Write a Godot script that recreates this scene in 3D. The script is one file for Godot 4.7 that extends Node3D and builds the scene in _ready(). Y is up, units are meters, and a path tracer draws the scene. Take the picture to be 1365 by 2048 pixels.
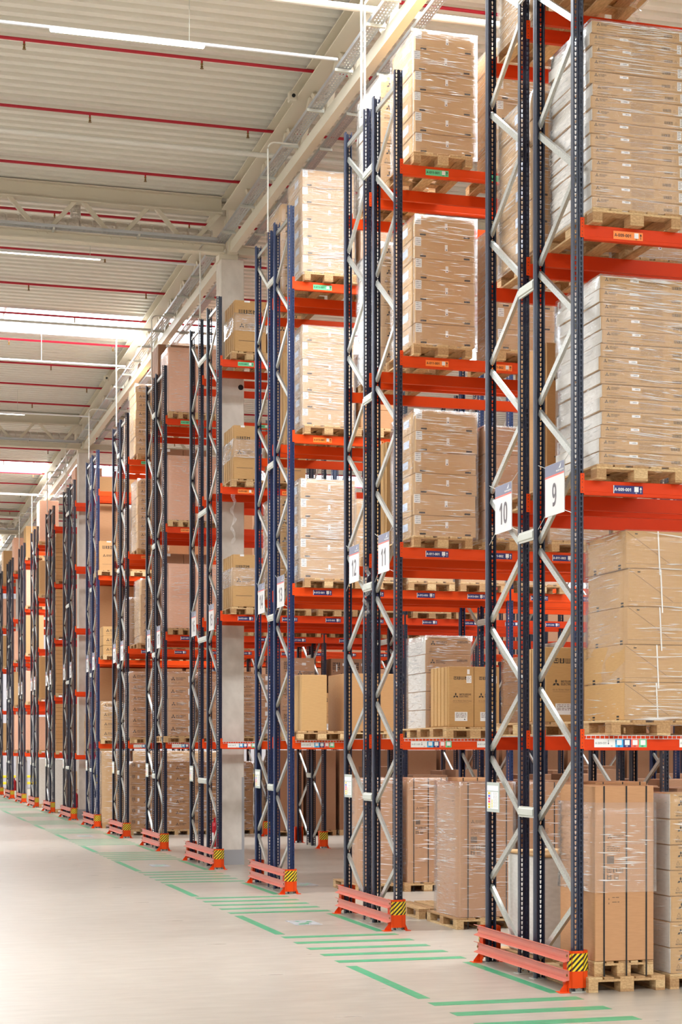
extends Node3D
# x runs along the racks (into the hall), y is up, z = -s where s runs along the main aisle away from the camera.

const UPW := 0.105          # upright width
const FD := 1.02            # depth of a rack frame
const BAY := 3.74
const TOP := 11.01
var S := {9: 0.0, 11: 5.70, 13: 11.39, 15: 17.10, 17: 23.25, 19: 28.96, 21: 34.68, 23: 40.41, 25: 46.58, 27: 52.44, 29: 58.10, 31: 63.95, 33: 70.15}
var BAYS := {9: 2, 11: 2, 13: 3, 15: 4, 17: 5, 19: 6, 21: 6}
var M := {}
var cache := {}
var names := {}
var rng := RandomNumberGenerator.new()
const ORD := ["lowest", "second", "third", "fourth", "fifth", "sixth", "seventh", "eighth", "ninth", "tenth", "eleventh", "twelfth", "thirteenth", "fourteenth", "fifteenth", "sixteenth"]
const POS := ["first", "second", "third", "fourth", "fifth", "sixth", "seventh", "eighth", "ninth", "tenth", "eleventh", "twelfth", "thirteenth", "fourteenth", "fifteenth", "sixteenth"]

# ---------------------------------------------------------------- helpers: nodes
func numbered(called: String) -> String:
	if not names.has(called):
		names[called] = 0
		return called
	names[called] += 1
	return "%s_%03d" % [called, names[called]]

func thing(called, label, category, at := Vector3.ZERO, group := "") -> Node3D:
	var o := Node3D.new()
	o.name = numbered(called)
	o.position = at
	tag(o, label, category, group)
	add_child(o, true)
	return o

func tag(o, label, category, group := ""):
	o.set_meta("label", label)
	o.set_meta("category", category)
	o.set_meta("kind", "thing")
	if group != "":
		o.set_meta("group", group)

func part(called, mesh, mat, parent, at := Vector3.ZERO, basis := Basis()) -> MeshInstance3D:
	var o := MeshInstance3D.new()
	o.name = called
	o.mesh = mesh
	o.material_override = mat
	o.transform = Transform3D(basis, at)
	parent.add_child(o, true)
	return o

func solo(called, mesh, mat, label, category, at := Vector3.ZERO, group := "") -> MeshInstance3D:
	var o := part(numbered(called), mesh, mat, self, at)
	tag(o, label, category, group)
	return o

func struct(called, mesh, mat, at := Vector3.ZERO) -> MeshInstance3D:
	var o := part(called, mesh, mat, self, at)
	o.set_meta("kind", "structure")
	return o

# ---------------------------------------------------------------- helpers: meshes
func W(t: float, y: float, s: float) -> Vector3:
	return Vector3(t, y, -s)

func begin() -> SurfaceTool:
	var st := SurfaceTool.new()
	st.begin(Mesh.PRIMITIVE_TRIANGLES)
	st.set_smooth_group(-1)
	return st

func done(st: SurfaceTool) -> ArrayMesh:
	st.generate_normals()
	return st.commit()

func fan(st: SurfaceTool, p: Array, out: Vector3):
	var n: Vector3 = (p[1] - p[0]).cross(p[2] - p[0])
	var flip := n.dot(out) > 0.0
	for i in range(1, p.size() - 1):
		if flip:
			st.add_vertex(p[0]); st.add_vertex(p[i + 1]); st.add_vertex(p[i])
		else:
			st.add_vertex(p[0]); st.add_vertex(p[i]); st.add_vertex(p[i + 1])

func box(st: SurfaceTool, a: Vector3, b: Vector3, c := 0.0, x := Transform3D()):
	# box from corner a to corner b, edges chamfered by c
	var m := (a + b) / 2.0
	var h := (b - a).abs() / 2.0
	var g := [h.x, h.y, h.z]
	for ax in 3:
		var u := (ax + 1) % 3
		var v := (ax + 2) % 3
		for sg in [-1.0, 1.0]:
			var pts := []
			for k in [[-1, -1], [1, -1], [1, 1], [-1, 1]]:
				var q := Vector3.ZERO
				q[ax] = sg * g[ax]
				q[u] = k[0] * (g[u] - c)
				q[v] = k[1] * (g[v] - c)
				pts.append(x * (m + q))
			var o := Vector3.ZERO
			o[ax] = sg
			fan(st, pts, x.basis * o)
	if c <= 0.0:
		return
	for ax in 3:
		var u := (ax + 1) % 3
		var v := (ax + 2) % 3
		for su in [-1.0, 1.0]:
			for sv in [-1.0, 1.0]:
				var pts := []
				for k in [[-1, 0], [1, 0], [1, 1], [-1, 1]]:
					var q := Vector3.ZERO
					q[ax] = k[0] * (g[ax] - c)
					q[u] = su * (g[u] if k[1] == 0 else g[u] - c)
					q[v] = sv * (g[v] - c if k[1] == 0 else g[v])
					pts.append(x * (m + q))
				var o := Vector3.ZERO
				o[u] = su
				o[v] = sv
				fan(st, pts, x.basis * o)
	for sx in [-1.0, 1.0]:
		for sy in [-1.0, 1.0]:
			for sz in [-1.0, 1.0]:
				var q := Vector3(sx * h.x, sy * h.y, sz * h.z)
				fan(st, [x * (m + q - Vector3(0, sy * c, sz * c)), x * (m + q - Vector3(sx * c, 0, sz * c)), x * (m + q - Vector3(sx * c, sy * c, 0))], x.basis * Vector3(sx, sy, sz))

func boxmesh(size: Vector3, c := 0.0) -> ArrayMesh:
	# origin at the left bottom front corner; runs to -z
	var key := "b%s_%.4f" % [size, c]
	if not cache.has(key):
		var st := begin()
		box(st, Vector3(0, 0, -size.z), Vector3(size.x, size.y, 0), c)
		cache[key] = done(st)
	return cache[key]

func bar(st: SurfaceTool, a: Vector3, b: Vector3, w: float, h: float, up := Vector3.UP):
	# rectangular bar from a to b; w sideways, h along up
	var d := (b - a).normalized()
	var side := d.cross(up).normalized()
	var u := side.cross(d).normalized()
	box(st, Vector3(-w / 2, -h / 2, -(b - a).length()), Vector3(w / 2, h / 2, 0), 0.0, Transform3D(Basis(side, u, -d), a))

func tube(st: SurfaceTool, pts: Array, r: float, n := 8):
	# round tube through pts (smooth normals are left to flat shading with enough sides)
	var rings := []
	var up := Vector3(0.013, 1, 0.007)
	for i in pts.size():
		var d: Vector3 = (pts[min(i + 1, pts.size() - 1)] - pts[max(i - 1, 0)]).normalized()
		if abs(d.dot(up.normalized())) > 0.97:
			up = Vector3(1, 0.02, 0)
		var a := d.cross(up).normalized()
		var b := a.cross(d)
		var ring := []
		for k in n:
			var th := TAU * k / n
			ring.append(pts[i] + (a * cos(th) + b * sin(th)) * r)
		rings.append(ring)
	for i in pts.size() - 1:
		for k in n:
			var k2 := (k + 1) % n
			fan(st, [rings[i][k], rings[i][k2], rings[i + 1][k2], rings[i + 1][k]], (rings[i][k] + rings[i][k2]) / 2.0 - pts[i])
	fan(st, rings[0], pts[0] - pts[1])
	fan(st, rings[-1], pts[-1] - pts[-2])

func lathe(st: SurfaceTool, prof: Array, n := 14, at := Vector3.ZERO):
	# prof: [radius, height] pairs round the y axis
	for i in prof.size() - 1:
		for k in n:
			var a := TAU * k / n
			var b := TAU * (k + 1) / n
			var r0: float = prof[i][0]
			var r1: float = prof[i + 1][0]
			var m := Vector3(cos((a + b) / 2), 0, sin((a + b) / 2))
			m += Vector3.UP * (r0 - r1) / max(abs(prof[i + 1][1] - prof[i][1]), 1e-4)
			fan(st, [at + Vector3(r0 * cos(a), prof[i][1], r0 * sin(a)), at + Vector3(r0 * cos(b), prof[i][1], r0 * sin(b)), at + Vector3(r1 * cos(b), prof[i + 1][1], r1 * sin(b)), at + Vector3(r1 * cos(a), prof[i + 1][1], r1 * sin(a))], m)

func extrude(st: SurfaceTool, prof: Array, a: float, b: float, ax: int, closed := true):
	# prof: Vector2 pairs in the two other axes (for x: (y,z); for y: (x,z); for z: (x,y)); run from a to b along axis ax
	var n := prof.size()
	var cen := Vector2.ZERO
	for p in prof: cen += p / n
	var put := func(p: Vector2, w: float) -> Vector3:
		return Vector3(w, p.x, p.y) if ax == 0 else Vector3(p.x, w, p.y) if ax == 1 else Vector3(p.x, p.y, w)
	var area := 0.0
	for i in n: area += prof[i].cross(prof[(i + 1) % n])
	for i in (n if closed else n - 1):
		var p: Vector2 = prof[i]
		var q: Vector2 = prof[(i + 1) % n]
		var e := (q - p).orthogonal() * (1.0 if area < 0 else -1.0)
		fan(st, [put.call(p, a), put.call(q, a), put.call(q, b), put.call(p, b)], put.call(-e, 0.0) if false else put.call(e, 0.0))
	if closed:
		var tri := Geometry2D.triangulate_polygon(PackedVector2Array(prof))
		var d: Vector3 = put.call(Vector2.ZERO, 1.0)
		for i in range(0, tri.size(), 3):
			for w in [[a, -1.0], [b, 1.0]]:
				fan(st, [put.call(prof[tri[i]], w[0]), put.call(prof[tri[i + 1]], w[0]), put.call(prof[tri[i + 2]], w[0])], d * w[1] * signf(b - a))

func rect(st: SurfaceTool, x0, y0, x1, y1, z := 0.001):
	fan(st, [Vector3(x0, y0, z), Vector3(x1, y0, z), Vector3(x1, y1, z), Vector3(x0, y1, z)], Vector3(0, 0, 1))

func flatpoly(st: SurfaceTool, pts: Array, z := 0.001):
	var tri := Geometry2D.triangulate_polygon(PackedVector2Array(pts))
	for i in range(0, tri.size(), 3):
		var v := []
		for k in 3: v.append(Vector3(pts[tri[i + k]].x, pts[tri[i + k]].y, z))
		fan(st, v, Vector3(0, 0, 1))

func words(st: SurfaceTool, text: String, x: float, y: float, h: float, z := 0.001, bold := false, squeeze := 1.0, center := false):
	# letters of cap height h with their base line at y
	var tm := TextMesh.new()
	var f := SystemFont.new()
	f.font_names = PackedStringArray(["Droid Sans"])
	f.font_weight = 700 if bold else 400
	tm.font = f
	tm.text = text
	tm.font_size = 32
	tm.pixel_size = h / (32.0 * 0.714)
	tm.depth = 0.0
	tm.curve_step = 3.0
	tm.horizontal_alignment = HORIZONTAL_ALIGNMENT_CENTER if center else HORIZONTAL_ALIGNMENT_LEFT
	tm.vertical_alignment = VERTICAL_ALIGNMENT_CENTER
	if tm.get_surface_count() == 0:
		return
	var bb := tm.get_aabb()
	var arr := tm.surface_get_arrays(0)
	var v: PackedVector3Array = arr[Mesh.ARRAY_VERTEX]
	var ix = arr[Mesh.ARRAY_INDEX]
	var o := Vector3(x - (0.0 if center else bb.position.x * squeeze), y - bb.position.y, z)
	var idx = ix if ix != null and ix.size() > 0 else range(v.size())
	for i in range(0, idx.size(), 3):
		var p := []
		for k in 3:
			var q: Vector3 = v[idx[i + k]]
			p.append(Vector3(q.x * squeeze, q.y, 0) + o)
		if absf((p[1] - p[0]).cross(p[2] - p[0]).z) > 1e-12:
			fan(st, p, Vector3(0, 0, 1))

func diamonds(st: SurfaceTool, x: float, y: float, r: float, z := 0.001):
	# three-diamond emblem, r = side of a diamond, (x, y) = where they meet
	for k in 3:
		var th := deg_to_rad(90.0 + 120.0 * k)
		var a := Vector2(cos(th - PI / 6), sin(th - PI / 6)) * r
		var b := Vector2(cos(th + PI / 6), sin(th + PI / 6)) * r
		var o := Vector2(x, y)
		fan(st, [Vector3(o.x, o.y, z), Vector3(o.x + a.x, o.y + a.y, z), Vector3(o.x + a.x + b.x, o.y + a.y + b.y, z), Vector3(o.x + b.x, o.y + b.y, z)], Vector3(0, 0, 1))

func logo(st: SurfaceTool, x: float, y: float, h: float, wide := 9.0, z := 0.001):
	# emblem of height h and the two-line name to its right
	var r := minf(h, (wide - x - 0.015) / 4.1) / 2.6
	h = r * 2.6
	diamonds(st, x + r * 1.7, y + r * 0.87, r, z)
	words(st, "MITSUBISHI", x + r * 3.9, y + h * 0.46, h * 0.34, z, true, 0.95)
	words(st, "ELECTRIC", x + r * 3.9, y + 0.02 * h, h * 0.34, z, true, 0.95)

func icon(st: SurfaceTool, x: float, y: float, a: float, kind: int, z := 0.001):
	# dark handling mark with a light glyph left open: umbrella, glass, arrows, stack limit
	match kind:
		0:
			rect(st, x, y, x + a, y + a * 0.2, z); rect(st, x, y + a * 0.85, x + a, y + a, z); rect(st, x, y, x + a * 0.12, y + a, z); rect(st, x + a * 0.88, y, x + a, y + a, z)
			flatpoly(st, [Vector2(x + a * 0.2, y + a * 0.5), Vector2(x + a * 0.8, y + a * 0.5), Vector2(x + a * 0.65, y + a * 0.75), Vector2(x + a * 0.35, y + a * 0.75)], z)
			rect(st, x + a * 0.46, y + a * 0.2, x + a * 0.54, y + a * 0.5, z)
		1:
			rect(st, x, y, x + a * 0.3, y + a, z); rect(st, x + a * 0.7, y, x + a, y + a, z); rect(st, x + a * 0.3, y, x + a * 0.7, y + a * 0.15, z)
			rect(st, x + a * 0.45, y + a * 0.4, x + a * 0.55, y + a, z)
		2:
			rect(st, x, y, x + a * 0.14, y + a, z); rect(st, x + a * 0.3, y, x + a * 0.42, y + a, z); rect(st, x + a * 0.58, y, x + a * 0.7, y + a, z); rect(st, x + a * 0.86, y, x + a, y + a, z)
			rect(st, x, y, x + a, y + a * 0.1, z)
		_:
			rect(st, x, y, x + a * 0.25, y + a, z); rect(st, x + a * 0.75, y, x + a, y + a, z); rect(st, x + a * 0.25, y + a * 0.55, x + a * 0.75, y + a * 0.8, z); rect(st, x, y, x + a, y + a * 0.12, z)

func lines(st: SurfaceTool, x0: float, x1: float, y: float, n: int, gap: float, th: float, z := 0.001):
	# rows of small print, broken into words
	for i in n:
		var x := x0
		while x < x1 - 0.01:
			var w := minf(0.012 + 0.035 * absf(sin(x * 91.0 + i * 7.3)), x1 - x)
			rect(st, x, y - i * gap - th, x + w, y - i * gap, z)
			x += w + 0.008

# ---------------------------------------------------------------- materials
func noise(freq: float, sd: int, octaves := 4, kind := FastNoiseLite.TYPE_SIMPLEX_SMOOTH) -> FastNoiseLite:
	var n := FastNoiseLite.new()
	n.noise_type = kind
	n.frequency = freq
	n.seed = sd
	n.fractal_octaves = octaves
	return n

func ntex(freq: float, sd: int, lo: Color, hi: Color, size := 512, octaves := 4) -> NoiseTexture2D:
	var t := NoiseTexture2D.new()
	t.width = size
	t.height = size
	t.seamless = true
	t.noise = noise(freq, sd, octaves)
	var g := Gradient.new()
	g.set_color(0, lo)
	g.set_color(1, hi)
	t.color_ramp = g
	return t

func nnorm(freq: float, sd: int, strength: float, size := 512, octaves := 4) -> NoiseTexture2D:
	var t := NoiseTexture2D.new()
	t.width = size
	t.height = size
	t.seamless = true
	t.noise = noise(freq, sd, octaves)
	t.as_normal_map = true
	t.bump_strength = strength
	return t

func mat(c: Color, rough := 0.6, metal := 0.0, tex: Texture2D = null, scale := Vector3.ONE, world := true) -> StandardMaterial3D:
	var m := StandardMaterial3D.new()
	m.albedo_color = c
	m.roughness = rough
	m.metallic = metal
	if tex:
		m.albedo_texture = tex
		m.uv1_triplanar = true
		m.uv1_world_triplanar = world
		m.uv1_scale = scale
	return m

func film(alpha: float, norm: Texture2D, scale: Vector3, depth: float) -> StandardMaterial3D:
	var m := StandardMaterial3D.new()
	m.transparency = BaseMaterial3D.TRANSPARENCY_ALPHA
	m.albedo_color = Color(0.97, 0.96, 0.95, alpha)
	m.roughness = 0.16
	m.metallic_specular = 0.6
	m.normal_enabled = true
	m.normal_texture = norm
	m.normal_scale = depth
	m.uv1_triplanar = true
	m.uv1_world_triplanar = true
	m.uv1_scale = scale
	m.cull_mode = BaseMaterial3D.CULL_DISABLED
	return m

func glow(c: Color, e: float) -> StandardMaterial3D:
	var m := mat(c, 0.6)
	m.emission_enabled = true
	m.emission = c
	m.emission_energy_multiplier = e
	return m

func materials():
	var w := Color(1, 1, 1)
	M.floor = mat(Color(0.735, 0.69, 0.635), 0.32, 0.0, ntex(0.012, 3, Color(0.94, 0.93, 0.92), Color(1, 1, 1), 1024, 5), Vector3(0.10, 0.16, 0.35))
	var fd := ntex(0.02, 9, Color(0.935, 0.93, 0.925), Color(1, 1, 1), 1024, 5)
	M.floor.detail_enabled = true
	M.floor.detail_albedo = fd
	M.floor.detail_blend_mode = BaseMaterial3D.BLEND_MODE_MUL
	M.floor.roughness_texture = ntex(0.02, 5, Color(0.85, 0.85, 0.85), Color(1, 1, 1), 512, 4)
	M.paint = mat(Color(0.30, 0.65, 0.47), 0.34, 0.0, ntex(0.02, 21, Color(0.82, 0.86, 0.84), Color(1, 1, 1), 512, 5), Vector3(0.6, 0.6, 0.6))
	M.navy = mat(Color(0.085, 0.115, 0.205), 0.38)
	M.navy.metallic_specular = 0.55
	M.navy2 = mat(Color(0.105, 0.17, 0.32), 0.38)
	M.navy3 = mat(Color(0.10, 0.11, 0.15), 0.40)
	M.orange = mat(Color(0.87, 0.275, 0.055), 0.48)
	M.orange2 = mat(Color(0.84, 0.235, 0.05), 0.48)
	M.orange.metallic_specular = 0.3
	M.orange2.metallic_specular = 0.3
	M.salmon = mat(Color(0.80, 0.42, 0.345), 0.33)
	M.zinc = mat(Color(0.80, 0.80, 0.77), 0.36, 0.75, ntex(0.05, 31, Color(0.82, 0.82, 0.82), Color(1, 1, 1), 256, 3), Vector3(3, 3, 3))
	M.zincmatt = mat(Color(0.78, 0.78, 0.74), 0.5, 0.35)
	M.tray = mat(Color(0.72, 0.73, 0.74), 0.4, 0.6)
	M.wire = mat(Color(0.88, 0.87, 0.85), 0.4, 0.4)
	M.yellow = mat(Color(0.90, 0.78, 0.12), 0.5)
	M.tape = tape_material()
	M.sign = mat(Color(0.85, 0.835, 0.82), 0.45)
	M.signhead = mat(Color(0.47, 0.47, 0.54), 0.45)
	M.signred = mat(Color(0.93, 0.42, 0.36), 0.45)
	M.signnum = mat(Color(0.40, 0.365, 0.375), 0.5)
	M.board = mat(Color(0.70, 0.72, 0.69), 0.5)
	M.white = mat(Color(0.93, 0.92, 0.90), 0.5)
	M.ink = mat(Color(0.17, 0.14, 0.13), 0.7)
	M.inkfade = mat(Color(0.42, 0.32, 0.24), 0.7)
	M.black = mat(Color(0.05, 0.05, 0.055), 0.5)
	M.tnavy = mat(Color(0.14, 0.14, 0.40), 0.45)
	M.torange = mat(Color(0.98, 0.53, 0.19), 0.45)
	M.tgreen = mat(Color(0.40, 0.80, 0.57), 0.45)
	M.tblue = mat(Color(0.25, 0.70, 0.90), 0.45)
	M.tred = mat(Color(0.95, 0.42, 0.33), 0.45)
	M.pink = mat(Color(0.95, 0.28, 0.42), 0.5)
	M.blue = mat(Color(0.28, 0.33, 0.80), 0.5)
	var kt := ntex(0.03, 41, Color(0.95, 0.94, 0.925), Color(1, 1, 1), 512, 4)
	var ks := Vector3(0.5, 4.0, 0.5)
	M.kraft = mat(Color(0.775, 0.605, 0.39), 0.72, 0.0, kt, ks)
	M.kraft2 = mat(Color(0.80, 0.635, 0.435), 0.72, 0.0, kt, ks)
	M.kraft3 = mat(Color(0.75, 0.56, 0.36), 0.72, 0.0, kt, ks)
	M.tallk = mat(Color(0.76, 0.56, 0.39), 0.70, 0.0, kt, Vector3(0.4, 3.0, 0.4))
	M.pinkk = mat(Color(0.92, 0.71, 0.59), 0.75, 0.0, kt, Vector3(0.6, 2.0, 0.6))
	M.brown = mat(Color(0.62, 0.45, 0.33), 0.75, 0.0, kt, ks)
	M.seam = mat(Color(0.55, 0.41, 0.28), 0.8)
	M.cwhite = mat(Color(0.88, 0.855, 0.825), 0.7, 0.0, ntex(0.03, 43, Color(0.94, 0.93, 0.92), w, 256, 4), Vector3(1, 3, 1))
	M.sticker = mat(Color(0.93, 0.92, 0.91), 0.55)
	M.bluelab = mat(Color(0.83, 0.87, 0.95), 0.55)
	var wt := ntex(0.02, 51, Color(0.82, 0.78, 0.73), w, 512, 5)
	M.wood = [mat(Color(0.83, 0.68, 0.49), 0.75, 0.0, wt, Vector3(3.0, 5.0, 0.7)), mat(Color(0.76, 0.60, 0.42), 0.75, 0.0, wt, Vector3(3.4, 4.0, 0.6)), mat(Color(0.88, 0.75, 0.56), 0.75, 0.0, wt, Vector3(2.6, 5.0, 0.8))]
	var n1 := nnorm(0.016, 61, 7.0, 512, 5)
	M.film = film(0.05, n1, Vector3(0.22, 4.0, 0.22), 0.7)
	M.film2 = film(0.09, n1, Vector3(0.25, 4.6, 0.25), 0.9)
	M.film3 = film(0.15, n1, Vector3(0.3, 5.0, 0.3), 1.1)
	M.pleat = film(0.72, n1, Vector3(1, 6, 1), 1.0)
	M.deck = mat(Color(0.895, 0.875, 0.825), 0.5)
	M.steel = mat(Color(0.85, 0.81, 0.725), 0.5)
	M.pipered = mat(Color(0.70, 0.045, 0.15), 0.42)
	M.brass = mat(Color(0.55, 0.42, 0.22), 0.4, 0.8)
	M.pipewhite = mat(Color(0.82, 0.80, 0.755), 0.45)
	M.rail = mat(Color(0.93, 0.93, 0.93), 0.45)
	M.duct = mat(Color(0.88, 0.85, 0.82), 0.3, 0.6)
	M.duct.normal_enabled = true
	M.duct.normal_texture = nnorm(0.03, 71, 5.0, 256, 3)
	M.duct.uv1_triplanar = true
	M.duct.uv1_world_triplanar = true
	M.duct.uv1_scale = Vector3(1.2, 2.5, 2.5)
	M.concrete = mat(Color(0.86, 0.82, 0.77), 0.75, 0.0, ntex(0.012, 81, Color(0.91, 0.90, 0.89), w, 512, 5), Vector3(0.5, 0.35, 0.5))
	M.plinth = mat(Color(0.62, 0.61, 0.61), 0.6)
	M.wall = mat(Color(0.74, 0.72, 0.73), 0.7, 0.0, ntex(0.02, 83, Color(0.96, 0.96, 0.96), w, 256, 3), Vector3(0.3, 0.3, 0.3))
	M.wallwhite = mat(Color(0.88, 0.87, 0.85), 0.7)
	M.red = mat(Color(0.72, 0.03, 0.10), 0.3)
	M.led = glow(Color(1.0, 0.97, 0.92), 6.0)
	M.sky = glow(Color(0.96, 0.98, 1.0), 4.0)

func tape_material() -> StandardMaterial3D:
	var im := Image.create(128, 128, false, Image.FORMAT_RGBA8)
	for y in 128:
		for x in 128:
			var k := fposmod(float(x + y) / 128.0 * 3.0, 1.0)
			im.set_pixel(x, y, Color(0.93, 0.80, 0.13) if k < 0.52 else Color(0.12, 0.09, 0.08))
	var m := mat(Color(1, 1, 1), 0.45)
	m.albedo_texture = ImageTexture.create_from_image(im)
	return m

# ---------------------------------------------------------------- the script's main part
func _ready():
	rng.seed = 7
	# camera: level, lens shifted upwards
	var cam := Camera3D.new()
	cam.name = "camera"
	var f := 3424.6
	cam.projection = Camera3D.PROJECTION_FRUSTUM
	cam.near = 0.1
	cam.far = 400.0
	cam.size = 2048.0 / f * 0.1
	cam.frustum_offset = Vector2(0.0, 471.6 / f * 0.1)
	cam.position = Vector3(-6.555, 2.337, 15.171)
	cam.rotation = Vector3(0, -0.27292, 0)
	add_child(cam)
	cam.make_current()
	var we := WorldEnvironment.new()
	we.name = "world_environment"
	var env := Environment.new()
	env.background_mode = Environment.BG_SKY
	var sky := Sky.new()
	var sm := ProceduralSkyMaterial.new()
	sm.sky_top_color = Color(0.75, 0.83, 0.95)
	sm.sky_horizon_color = Color(0.92, 0.94, 0.97)
	sm.ground_bottom_color = Color(0.5, 0.5, 0.5)
	sm.ground_horizon_color = Color(0.8, 0.8, 0.8)
	sky.sky_material = sm
	env.sky = sky
	env.tonemap_mode = Environment.TONE_MAPPER_LINEAR
	env.tonemap_exposure = 1.68
	env.sdfgi_enabled = true
	env.ssao_enabled = true
	env.ssil_enabled = true
	we.environment = env
	add_child(we)
	# daylight through the roof-light bands: one area light just under each glowing panel
	for s in SKYBANDS:
		area("roof_light_daylight", Vector3(0, 13.62, -s), Vector2(48.0, 2.4), 3.1, Color(0.925, 0.965, 1.0))
	materials()
	building()
	roof_services()
	racks()
	stock()
	details()

const SKYBANDS := [-41.0, -17.2, 6.2, 29.65, 52.9, 76.3]

func area(called, at: Vector3, size: Vector2, e: float, c: Color):
	var l := AreaLight3D.new()
	l.name = called
	l.position = at
	l.rotation = Vector3(-PI / 2, 0, 0)
	l.area_size = size
	l.area_normalize_energy = false
	l.light_energy = e
	l.light_color = c
	l.area_range = 60.0
	l.area_attenuation = 2.0
	l.shadow_enabled = true
	add_child(l, true)

# ---------------------------------------------------------------- building
func building():
	var st := begin()
	box(st, W(-24.3, -0.3, -62.3), W(24.3, 0.0, 84.3))
	var fl := struct("floor", done(st), M.floor)
	# green walkway: side lines beside each rack end, crossing bars in front of each aisle
	for n in range(9, 35, 2):
		var s0: float = S[n]
		var s1: float = S.get(n + 2, s0 + 5.7)
		var len := 2.45 if s1 - s0 < 6.0 else 2.9
		var g := begin()
		box(g, W(-1.57, 0.0005, s0 - 0.02), W(-1.45, 0.002, s0 + len))
		part("walkway_line", done(g), M.paint, fl)
		g = begin()
		box(g, W(-0.245, 0.0005, s0 - 0.01), W(-0.135, 0.002, s0 + len))
		part("walkway_line", done(g), M.paint, fl)
		for k in 5:
			g = begin()
			var sb := s0 + len + 0.30 + k * (s1 - s0 - len - 0.37 - 0.30 - 0.1) / 4.0
			box(g, W(-1.56, 0.0005, sb), W(-0.09, 0.002, sb + 0.2))
			part("walkway_bar", done(g), M.paint, fl)
	for k in 4:
		var g := begin()
		var sb := -0.47 - 0.61 * k
		box(g, W(-1.56, 0.0005, sb), W(-0.09, 0.002, sb + 0.2))
		part("walkway_bar", done(g), M.paint, fl)
	for c in [[-1.05, 6.68], [-1.05, 18.2], [-1.05, 30.0], [0.55, 12.9]]:
		var g := begin()
		box(g, W(c[0], 0.0005, c[1]), W(c[0] + 0.36, 0.003, c[1] + 0.62))
		var p := part("cover_plate", done(g), M.plinth, fl)
		g = begin()
		for q in [[0.05, 0.06, 0.10], [0.14, 0.16, 0.13], [0.22, 0.34, 0.09], [0.08, 0.40, 0.08]]:
			var pts := []
			for i in 9:
				var r: float = q[2] * (0.7 + 0.3 * sin(i * 2.3 + q[0] * 40.0))
				pts.append(W(c[0] + q[0] + 0.05 + r * 0.6 * cos(TAU * i / 9), 0.0036, c[1] + q[1] + 0.06 + r * sin(TAU * i / 9)))
			fan(g, pts, Vector3.UP)
		part("worn_paint", done(g), M.paint, p)
	# walls
	for wl in [["wall_back", W(-24.3, 0, 84), W(24.3, 14.4, 84.3)], ["wall_front", W(-24.3, 0, -62.3), W(24.3, 14.4, -62)], ["wall_left", W(-24.3, 0, -62), W(-24, 14.4, 84)], ["wall_right", W(24, 0, -62), W(24.3, 14.4, 84)]]:
		st = begin()
		box(st, wl[1], wl[2])
		struct(wl[0], done(st), M.wall if wl[0] == "wall_back" else M.wallwhite)
	st = begin()
	for x in range(-24, 24, 1):
		box(st, W(x + 0.02, 0.02, 83.97), W(x + 0.98, 14.0, 84.0), 0.008)
	part("cladding_panel", done(st), M.wall, get_node("wall_back"))
	# roof deck: trapezoid ribs that run along the racks, left open for the roof lights
	st = begin()
	var cuts := []
	for s in SKYBANDS: cuts.append([s - 1.25, s + 1.25])
	var s := -62.3
	while s < 84.2:
		var hit := -1.0
		for c in cuts:
			if s + 0.31 > c[0] and s < c[1]: hit = c[1]
		if hit > -1000.0 and hit != -1.0:
			s = hit
			continue
		var y0 := 13.36
		var p := [[0.0, 0.0], [0.14, 0.0], [0.165, 0.13], [0.285, 0.13], [0.31, 0.0]]
		for i in 4:
			var a: Array = p[i]
			var b: Array = p[i + 1]
			fan(st, [W(-24.3, y0 + a[1], s + a[0]), W(24.3, y0 + a[1], s + a[0]), W(24.3, y0 + b[1], s + b[0]), W(-24.3, y0 + b[1], s + b[0])], Vector3.DOWN)
		s += 0.31
	var ce := struct("ceiling", done(st), M.deck)
	st = begin()
	var last := -62.3
	for c in cuts + [[84.3, 84.3]]:
		box(st, W(-24.3, 13.52, last), W(24.3, 13.7, c[0] - 0.02))
		last = c[1] + 0.02
	part("roof_slab", done(st), M.deck, ce)
	# roof lights
	for k in SKYBANDS.size():
		var sb: float = SKYBANDS[k]
		st = begin()
		for x in range(-24, 24, 3):
			box(st, W(x + 0.03, 13.64, sb - 1.23), W(x + 2.97, 13.70, sb + 1.23))
		var sl := struct("window_%d" % (k + 1), done(st), M.sky)
		sl.name = "window_%d" % (k + 1)
		st = begin()
		box(st, W(-24.2, 13.36, sb - 1.29), W(24.2, 13.72, sb - 1.25))
		box(st, W(-24.2, 13.36, sb + 1.25), W(24.2, 13.72, sb + 1.29))
		for x in range(-24, 25, 3):
			box(st, W(x - 0.03, 13.63, sb - 1.25), W(x + 0.03, 13.72, sb + 1.25))
		part("window_frame", done(st), M.wallwhite, sl)
	# concrete columns
	for c in [[15, "nearest of the three visible columns, inside rack fifteen"], [23, "inside rack twenty-three, with a round dark hole"], [31, "farthest column, inside rack thirty-one"]]:
		var sc: float = S[c[0]] + 1.28
		var col := thing("concrete_column", "square pale concrete column " + c[1], "column", W(0.35, 0, sc))
		part("shaft", boxmesh(Vector3(0.47, 12.1, 0.5), 0.012), M.concrete, col)
		st = begin()
		box(st, Vector3(-0.004, 0, -0.504), Vector3(0.474, 0.3, 0.004))
		box(st, Vector3(0.42, 0.3, -0.504), Vector3(0.474, 1.75, 0.004))
		part("grey_plinth", done(st), M.plinth, col)
		st = begin()
		lathe(st, [[0.001, 0.0], [0.055, 0.0], [0.055, 0.006], [0.001, 0.006]], 16)
		part("hole_rim", done(st), M.black, col, Vector3(0.40, 9.55, 0.004), Basis(Vector3.RIGHT, PI / 2))
		st = begin()
		box(st, Vector3(-0.02, 12.1, -0.42), Vector3(0.36, 12.25, -0.08))
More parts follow.
